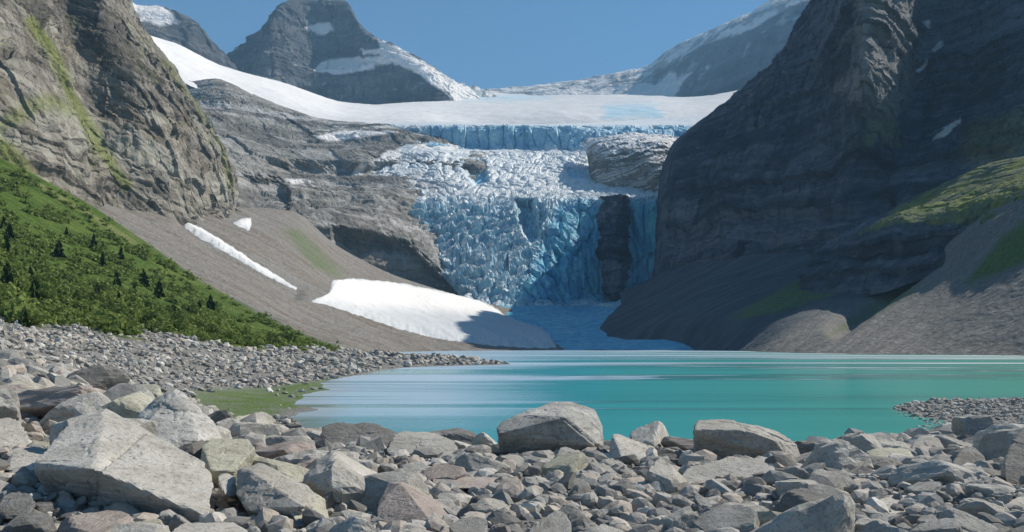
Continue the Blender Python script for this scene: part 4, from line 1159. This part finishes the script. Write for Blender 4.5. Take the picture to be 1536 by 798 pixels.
hero('boulder', 'white rock cut by the bottom edge below the cracked slab', 'pale',
     [(262, 792, 7.6), (276, 784, 7.9), (350, 784, 7.9), (372, 796, 7.6), (372, 830, 7.2), (262, 830, 7.1), (255, 808, 7.3), (370, 830, 8.0), (265, 830, 8.0)], 5, .03)
hero('boulder', 'small white rock with a shaded underside below the buff block', 'pale',
     [(326, 712, 9.9), (340, 708, 10.1), (354, 716, 9.9), (354, 746, 9.5), (338, 742, 9.3), (328, 728, 9.6), (350, 750, 10.0)], 4, .03)
hero('boulder', 'low pale slab half buried by the right lake edge', 'pale',
     [(1320, 748, 10.6), (1335, 742, 10.9), (1394, 744, 10.8), (1402, 756, 10.5), (1396, 770, 10.0), (1325, 772, 9.9), (1312, 762, 10.2), (1394, 776, 10.8), (1320, 776, 10.9)], 5, .03)
hero('boulder', 'thin pale leaning flake left of the low pale slab', 'grey',
     [(1290, 735, 11.2), (1303, 730, 11.4), (1322, 746, 11.1), (1330, 770, 10.6), (1310, 776, 10.3), (1288, 760, 10.6), (1320, 780, 11.0), (1290, 778, 11.0)], 4, .03)
hero('boulder', 'pale stone at the bottom right corner', 'pale',
     [(1512, 752, 9.9), (1530, 744, 10.2), (1570, 748, 10), (1580, 776, 9.5), (1550, 792, 9.1), (1512, 784, 9.3), (1502, 766, 9.6), (1560, 796, 9.9), (1510, 796, 9.9)], 5, .035)

# medium rocks: 24 shapes, copied and scattered; each is an object of its own
PROTO = []
for k in range(26):
    P, Fc = random_rock(4, 900 + k, flat=(.5, .65, .8, .95)[k % 4], planes=8 + k % 5, soft=.006, rough=.06)
    PROTO.append((P, Fc))
KINDM = ['pale', 'pale', 'grey', 'grey', 'slate_shade', 'pink', 'buff', 'grey']
PM = {}


def proto_mesh(k, mat):
    if (k, mat) not in PM:
        PM[(k, mat)] = mesh_np('rock', PROTO[k][0], PROTO[k][1], M[mat], False)
    return PM[(k, mat)]


hero_boxes = [(hx.min(), hx.max(), hy.min(), hy.max(), hc[:, 1].mean()) for hx, hy, hc, _ in HEROES]
placed = [(c[:, 0].mean(), c[:, 1].mean(), max(np.ptp(c[:, 0]), np.ptp(c[:, 1])) * .42) for _, _, c, _ in HEROES]
LBL = {
    'pale': ('loose pale angular rock in the near shore rubble', 'loose pale rocks on the near shore'),
    'grey': ('loose mid grey angular rock in the near shore rubble', 'loose grey rocks on the near shore'),
    'slate_shade': ('loose dark angular rock in the near shore rubble', 'loose dark rocks on the near shore'),
    'pink': ('loose brownish angular rock in the near shore rubble', 'loose brown rocks on the near shore'),
    'buff': ('loose cream coloured angular rock in the near shore rubble', 'loose cream rocks on the near shore'),
}
cand = []
sizes = sorted([24 + 84 * random.random() ** 1.9 for _ in range(262)], reverse=True)
for spx0 in sizes:
    for _ in range(400):
        d = 7.3 * (26 / 7.3) ** (random.random() ** 1.35)
        px = random.uniform(-30, 1566)
        spx = spx0 * (1 if d < 12.5 else .78 if d < 16 else .5)
        x, y = (px - CX) / F * d, d
        s = spx * .80 * d / F
        z = gz_at(x, y)
        if z < .08: continue
        py = YH - (z - HC) / d * F
        if py > 830 or py < 560: continue
        if px < 330 and py < 585: continue
        if any(math.hypot(x - a, y - b_) < (r_ + s) * .60 for a, b_, r_ in placed): continue
        # do not stand in front of the big boulders
        if any(bx0 - spx * .4 < px < bx1 + spx * .4 and d < bd and py - spx * .8 < by1 - .25 * (by1 - by0) and py > by0 for bx0, bx1, by0, by1, bd in hero_boxes): continue
        placed.append((x, y, s))
        cand.append((x, y, z, s, px, d))
        break
print('rocks placed', len(cand))
for i, (x, y, z, s, px, d) in enumerate(cand):
    mat = random.choice(KINDM)
    o = bpy.data.objects.new('rock', proto_mesh(random.randrange(26), mat))
    o.location = (x, y, z + s * .22)
    o.rotation_euler = (random.uniform(-.5, .5), random.uniform(-.35, .6), random.uniform(0, 6.28))
    o.scale = (s * random.uniform(.9, 1.3), s * random.uniform(.8, 1.1), s * random.uniform(.7, 1.05))
    link(o)
    tag(o, LBL[mat][0], 'rock', LBL[mat][1])

# small stones: nobody could count them
def stones(name, label, n, px_rng, d_rng, size_px, sub, cond, seed, smin=.0, kind='stuff'):
    g = np.random.default_rng(seed)
    d = np.exp(g.uniform(np.log(d_rng[0]), np.log(d_rng[1]), n))
    px = g.uniform(*px_rng, n)
    z = ground_z(px, d)
    V0 = np.stack([(px - CX) / F * d, d, z], 1)
    z = z + ground_rough(V0)
    py = YH - (z - HC) / d * F
    ok = cond(px, py, d, z)
    px, d, z = px[ok], d[ok], z[ok]
    n = len(px)
    s = np.maximum((size_px[0] + (size_px[1] - size_px[0]) * g.random(n) ** 3.2) * d / F, smin)
    pr = [random_rock(sub, 5000 + seed * 40 + k, flat=(.5, .65, .8)[k % 3], planes=8, soft=0, rough=.07)[0] for k in range(16)]
    Fc = ICO[sub][1]
    pr = np.array(pr)
    kk = g.integers(0, 16, n)
    ang = g.uniform(0, 2 * np.pi, n)
    tl = g.uniform(-.6, .6, (n, 2))
    nV = pr.shape[1]
    Pn = pr[kk] * (s[:, None] * g.uniform(.7, 1.35, (n, 3)))[:, None, :]
    c, sn_ = np.cos(tl[:, 0])[:, None], np.sin(tl[:, 0])[:, None]
    Pn = np.stack([Pn[:, :, 0], Pn[:, :, 1] * c - Pn[:, :, 2] * sn_, Pn[:, :, 1] * sn_ + Pn[:, :, 2] * c], 2)
    c, sn_ = np.cos(tl[:, 1])[:, None], np.sin(tl[:, 1])[:, None]
    Pn = np.stack([Pn[:, :, 0] * c + Pn[:, :, 2] * sn_, Pn[:, :, 1], -Pn[:, :, 0] * sn_ + Pn[:, :, 2] * c], 2)
    c, sn_ = np.cos(ang)[:, None], np.sin(ang)[:, None]
    Pn = np.stack([Pn[:, :, 0] * c - Pn[:, :, 1] * sn_, Pn[:, :, 0] * sn_ + Pn[:, :, 1] * c, Pn[:, :, 2]], 2)
    Pn += np.stack([(px - CX) / F * d, d, z + s * .18], 1)[:, None, :]
    FF = (Fc[None] + (np.arange(n) * nV)[:, None, None]).reshape(-1, 3)
    tone = np.repeat(np.clip(g.random(n) * .9 + (.12 if name != 'rubble' else .06), 0, 1), nV)
    o = obj_np(name, Pn.reshape(-1, 3), FF, M['rubble'], False, {'tone': tone})
    return tag(o, label, 'stones', kind=kind)


stones('rubble', 'small broken stones filling the gaps of the near shore', 24000, (-600, 2250), (4.5, 29), (3, 24), 2, lambda px, py, d, z: (z > .0) & (py > 540) & (py < 900), 1)
stones('gravel', 'coarse gravel and cobbles along the left shore', 27000, (-420, 800), (24, 230), (1.2, 8.0), 1,
       lambda px, py, d, z: (z > .03) & (fbm(np.stack([px * d / F, d * .6, 0 * d], 1), 7, 3, .6, 191) > -.22 - .3 * (np.arange(len(px)) % 3 == 0)) & (py > 470) & (py < 640) & (in_poly(px, py, [(285, 588), (400, 582), (500, 568), (520, 574), (480, 600), (400, 628), (320, 630)]) < np.where(np.arange(len(px)) % 15 == 0, 99, 0)), 2)
stones('gravel_bar', 'low bar of wet pebbles standing in the lake at the right', 4500, (1315, 1700), (29, 54), (1.5, 6), 1, lambda px, py, d, z: (z > -.06), 3, smin=.03)

# ------------------------------------------------------------------ plants on the green slope
def leaf_cloud(n, rx, ry, rz, size, seed, dome=True):
    g = np.random.default_rng(seed)
    lobes = g.normal(size=(7, 3)) * np.array((rx, ry, rz)) * .45
    lobes[:, 2] = np.abs(lobes[:, 2])
    k = g.integers(0, 7, n)
    v = g.normal(size=(n, 3))
    v /= np.linalg.norm(v, axis=1)[:, None]
    c = lobes[k] + v * np.array((rx, ry, rz)) * (.35 + .3 * g.random((n, 1)))
    if dome: c[:, 2] = np.abs(c[:, 2])
    a = g.normal(size=(n, 3)); a /= np.linalg.norm(a, axis=1)[:, None]
    b_ = np.cross(a, v); b_ /= np.linalg.norm(b_, axis=1)[:, None] + 1e-6
    s = size * (.6 + .8 * g.random((n, 1)))
    Q = np.stack([c - a * s, c - b_ * s * .7, c + a * s, c + b_ * s * .7], 1)
    return Q.reshape(-1, 3), np.arange(n * 4).reshape(-1, 4)


def conifer_crown(h, r, seed):
    g = np.random.default_rng(seed)
    Vs = []
    levels = 15
    for i in range(levels):
        t = i / (levels - 1)
        z = h * (.12 + .88 * t)
        rr = r * (1 - t) ** .85 * (.8 + .4 * g.random()) + .06
        m = int(9 - 5 * t)
        for j in range(m):
            if g.random() < .12: continue
            a = g.uniform(0, 6.28)
            L_ = rr * (.7 + .5 * g.random())
            dx, dy = math.cos(a), math.sin(a)
            w = L_ * .32
            drop = L_ * .35
            for q in range(3):
                f0, f1 = q / 3, (q + 1) / 3
                zz0, zz1 = z - drop * f0 + g.normal() * .05, z - drop * f1 + g.normal() * .05
                ww0, ww1 = w * (1 - .6 * f0), w * (1 - .85 * f1)
                Vs.append([(dx * L_ * f0 - dy * ww0, dy * L_ * f0 + dx * ww0, zz0 - .1), (dx * L_ * f1 - dy * ww1, dy * L_ * f1 + dx * ww1, zz1 - .1),
                           (dx * L_ * f1 + dy * ww1, dy * L_ * f1 - dx * ww1, zz1 + .02), (dx * L_ * f0 + dy * ww0, dy * L_ * f0 - dx * ww0, zz0 + .06)])
    V = np.array(Vs).reshape(-1, 3)
    return V, np.arange(len(V)).reshape(-1, 4)


def taper(h, r0, r1, seg=7):
    a = np.linspace(0, 2 * np.pi, seg, endpoint=False)
    V = np.concatenate([np.stack([np.cos(a) * r, np.sin(a) * r, np.full(seg, z)], 1) for r, z in ((r0, -.4), (r0 * .7, h * .4), (r1, h))])
    Fc = [[k * seg + i, k * seg + (i + 1) % seg, (k + 1) * seg + (i + 1) % seg, (k + 1) * seg + i] for k in range(2) for i in range(seg)]
    return V, np.array(Fc)


con_mesh = []
for k in range(5):
    V_, F_ = conifer_crown(1.0, .24, 300 + k)
    T_, TF = taper(.95, .035, .006)
    con_mesh.append((mesh_np('crown', V_, F_, M['needle']), mesh_np('trunk', T_, TF, M['bark'])))
shrub_mesh = []
for k in range(8):
    V_, F_ = leaf_cloud(420, 1.0, 1.0, .85, .13, 400 + k)
    shrub_mesh.append(mesh_np('shrub', V_, F_, M['leaf'] if k % 3 else M['leaf2']))

spots = []
tries = 0
while len(spots) < 30 and tries < 4000:
    tries += 1
    px, py = random.uniform(-20, 330), random.uniform(340, 500)
    if random.random() > sstep(300, 60, np.array([px]))[0] * .9 + .12: continue
    if py < 300 + px * .42: continue
    h = ray(BV_GREEN, px, py)
    if h[0] is None or h[0].y > 250: continue
    if any((h[0] - q).length < 3.0 for q in spots): continue
    spots.append(h[0])
for q in spots:
    t = empty('conifer', q)
    k = random.randrange(5)
    hh = random.uniform(1.8, 4.0) * (q.y / 150) ** .3
    t.scale = (hh * random.uniform(.9, 1.3), hh * random.uniform(.9, 1.3), hh)
    t.rotation_euler = (0, 0, random.uniform(0, 6.28))
    tag(t, 'small dark conifer among the shrubs of the green slope', 'tree', 'small conifers on the green slope')
    for me_, nm in ((con_mesh[k][0], 'crown'), (con_mesh[k][1], 'trunk')):
        c_ = bpy.data.objects.new(nm, me_)
        c_.parent = t
        link(c_)

sp2 = []
tries = 0
GP = [(-60, 240), (60, 300), (140, 345), (240, 405), (330, 450), (400, 485), (480, 515), (520, 530), (480, 532), (380, 524), (240, 508), (140, 500), (60, 486), (-60, 478)]
while len(sp2) < 235 and tries < 20000:
    tries += 1
    px, py = random.uniform(-40, 520), random.uniform(330, 530)
    if in_poly(np.array([px]), np.array([py]), GP)[0] < 2: continue
    h = ray(BV_GREEN, px, py)
    if h[0] is None or h[0].y > 185: continue
    if any((h[0] - q).length < 1.5 for q in sp2): continue
    sp2.append(h[0])
for q in sp2:
    k = random.randrange(8)
    o = bpy.data.objects.new('shrub', shrub_mesh[k])
    s = random.uniform(.9, 2.0)
    o.location = q - Vector((0, 0, .15))
    o.scale = (s * random.uniform(.9, 1.4), s, s * random.uniform(.8, 1.25))
    o.rotation_euler = (0, 0, random.uniform(0, 6.28))
    link(o)
    if k % 3: tag(o, 'bright green leafy shrub low on the green slope', 'shrub', 'bright shrubs on the green slope')
    else: tag(o, 'dark green leafy shrub low on the green slope', 'shrub', 'dark shrubs on the green slope')

# the rest of the shrub cover, one mass
g = np.random.default_rng(77)
Vs, Fs, off = [], [], 0
protoS = [leaf_cloud(70, 1.0, 1.0, .8, .27, 500 + k) for k in range(6)]
cnt = 0
for _ in range(5000):
    px, py = g.uniform(-60, 535), g.uniform(235, 535)
    if in_poly(np.array([px]), np.array([py]), [(-60, 205), (0, 240), (60, 270), (140, 314), (220, 368), (300, 424), (380, 470), (450, 502), (525, 532), (480, 533), (380, 525), (240, 510), (140, 500), (60, 488), (-60, 480)])[0] < 1: continue
    h = ray(BV_GREEN, px, py)
    if h[0] is None: continue
    if fbm(np.array([h[0][:]]), 14, 2, .5, 501)[0] + .12 < g.random() * .35 - .05 and h[0].y > 110: continue
    V_, F_ = protoS[g.integers(0, 6)]
    s = g.uniform(.5, 1.5) * (.75 + .25 * (h[0].y / 150))
    a = g.uniform(0, 6.28)
    ca_, sa_ = math.cos(a), math.sin(a)
    Vq = V_ * s
    Vq = np.stack([Vq[:, 0] * ca_ - Vq[:, 1] * sa_, Vq[:, 0] * sa_ + Vq[:, 1] * ca_, Vq[:, 2]], 1) + np.array(h[0])
    Vs.append(Vq)
    Fs.append(F_ + off)
    off += len(Vq)
    cnt += 1
o = obj_np('undergrowth', np.concatenate(Vs), np.concatenate(Fs), M['leaf'])
tag(o, 'low green scrub covering the slope above the left shore', 'scrub', kind='stuff')

# ------------------------------------------------------------------ air
HAZE = 1.0
if HAZE:
    bm = bmesh.new()
    bmesh.ops.create_cube(bm, size=1)
    me = bpy.data.meshes.new('haze')
    for v in bm.verts: v.co = Vector((v.co.x * 19000, v.co.y * 19000, -9 if v.co.z < 0 else 2400))
    bm.to_mesh(me)
    bm.free()
    b = NB('haze_air')
    vol = b.n('ShaderNodeVolumePrincipled', {'Color': (.36, .68, 1, 1), 'Density': 1.15e-4, 'Anisotropy': 0.0})
    b.t.links.new(vol.outputs[0], b.out.inputs['Volume'])
    me.materials.append(b.m)
    tag(link(bpy.data.objects.new('haze', me)), kind='stuff')

# ------------------------------------------------------------------ light, sky, camera
w = bpy.data.worlds.new('World')
SC.world = w
w.use_nodes = True
nt = w.node_tree
bg = nt.nodes['Background']
sky = nt.nodes.new('ShaderNodeTexSky')
sky.sky_type = 'NISHITA'
sky.sun_disc = False
sky.sun_elevation = SUN_EL
sky.sun_rotation = SUN_AZ
sky.altitude = 2000
sky.air_density = 1.0
sky.dust_density = .05
sky.ozone_density = 1.0
hue = nt.nodes.new('ShaderNodeMix')
hue.data_type = 'RGBA'
hue.blend_type = 'MULTIPLY'
hue.inputs[0].default_value = 1.0
hue.inputs[7].default_value = (.48, .91, 1.14, 1)
nt.links.new(sky.outputs[0], hue.inputs[6])
nt.links.new(hue.outputs[2], bg.inputs[0])
bg.inputs[1].default_value = .067
sl = bpy.data.lights.new('sun', 'SUN')
sl.energy = 5.0
sl.angle = R(.5)
sl.color = (1, .93, .82)
so = link(bpy.data.objects.new('sun', sl))
so.rotation_euler = (-SUN).to_track_quat('-Z', 'Y').to_euler()

cam = bpy.data.cameras.new('camera')
cam.sensor_width = 36
cam.lens = 36 * F / 1536
cam.shift_y = (YH - 399) / 1536
cam.clip_start = .1
cam.clip_end = 40000
co = link(bpy.data.objects.new('camera', cam))
co.location = CAM
co.rotation_euler = (R(90), 0, 0)
SC.camera = co
SC.view_settings.view_transform = 'Standard'
SC.view_settings.look = 'None'
SC.view_settings.exposure = .62
SC.view_settings.gamma = 1
SC.cycles.max_bounces = 6
SC.cycles.volume_bounces = 0
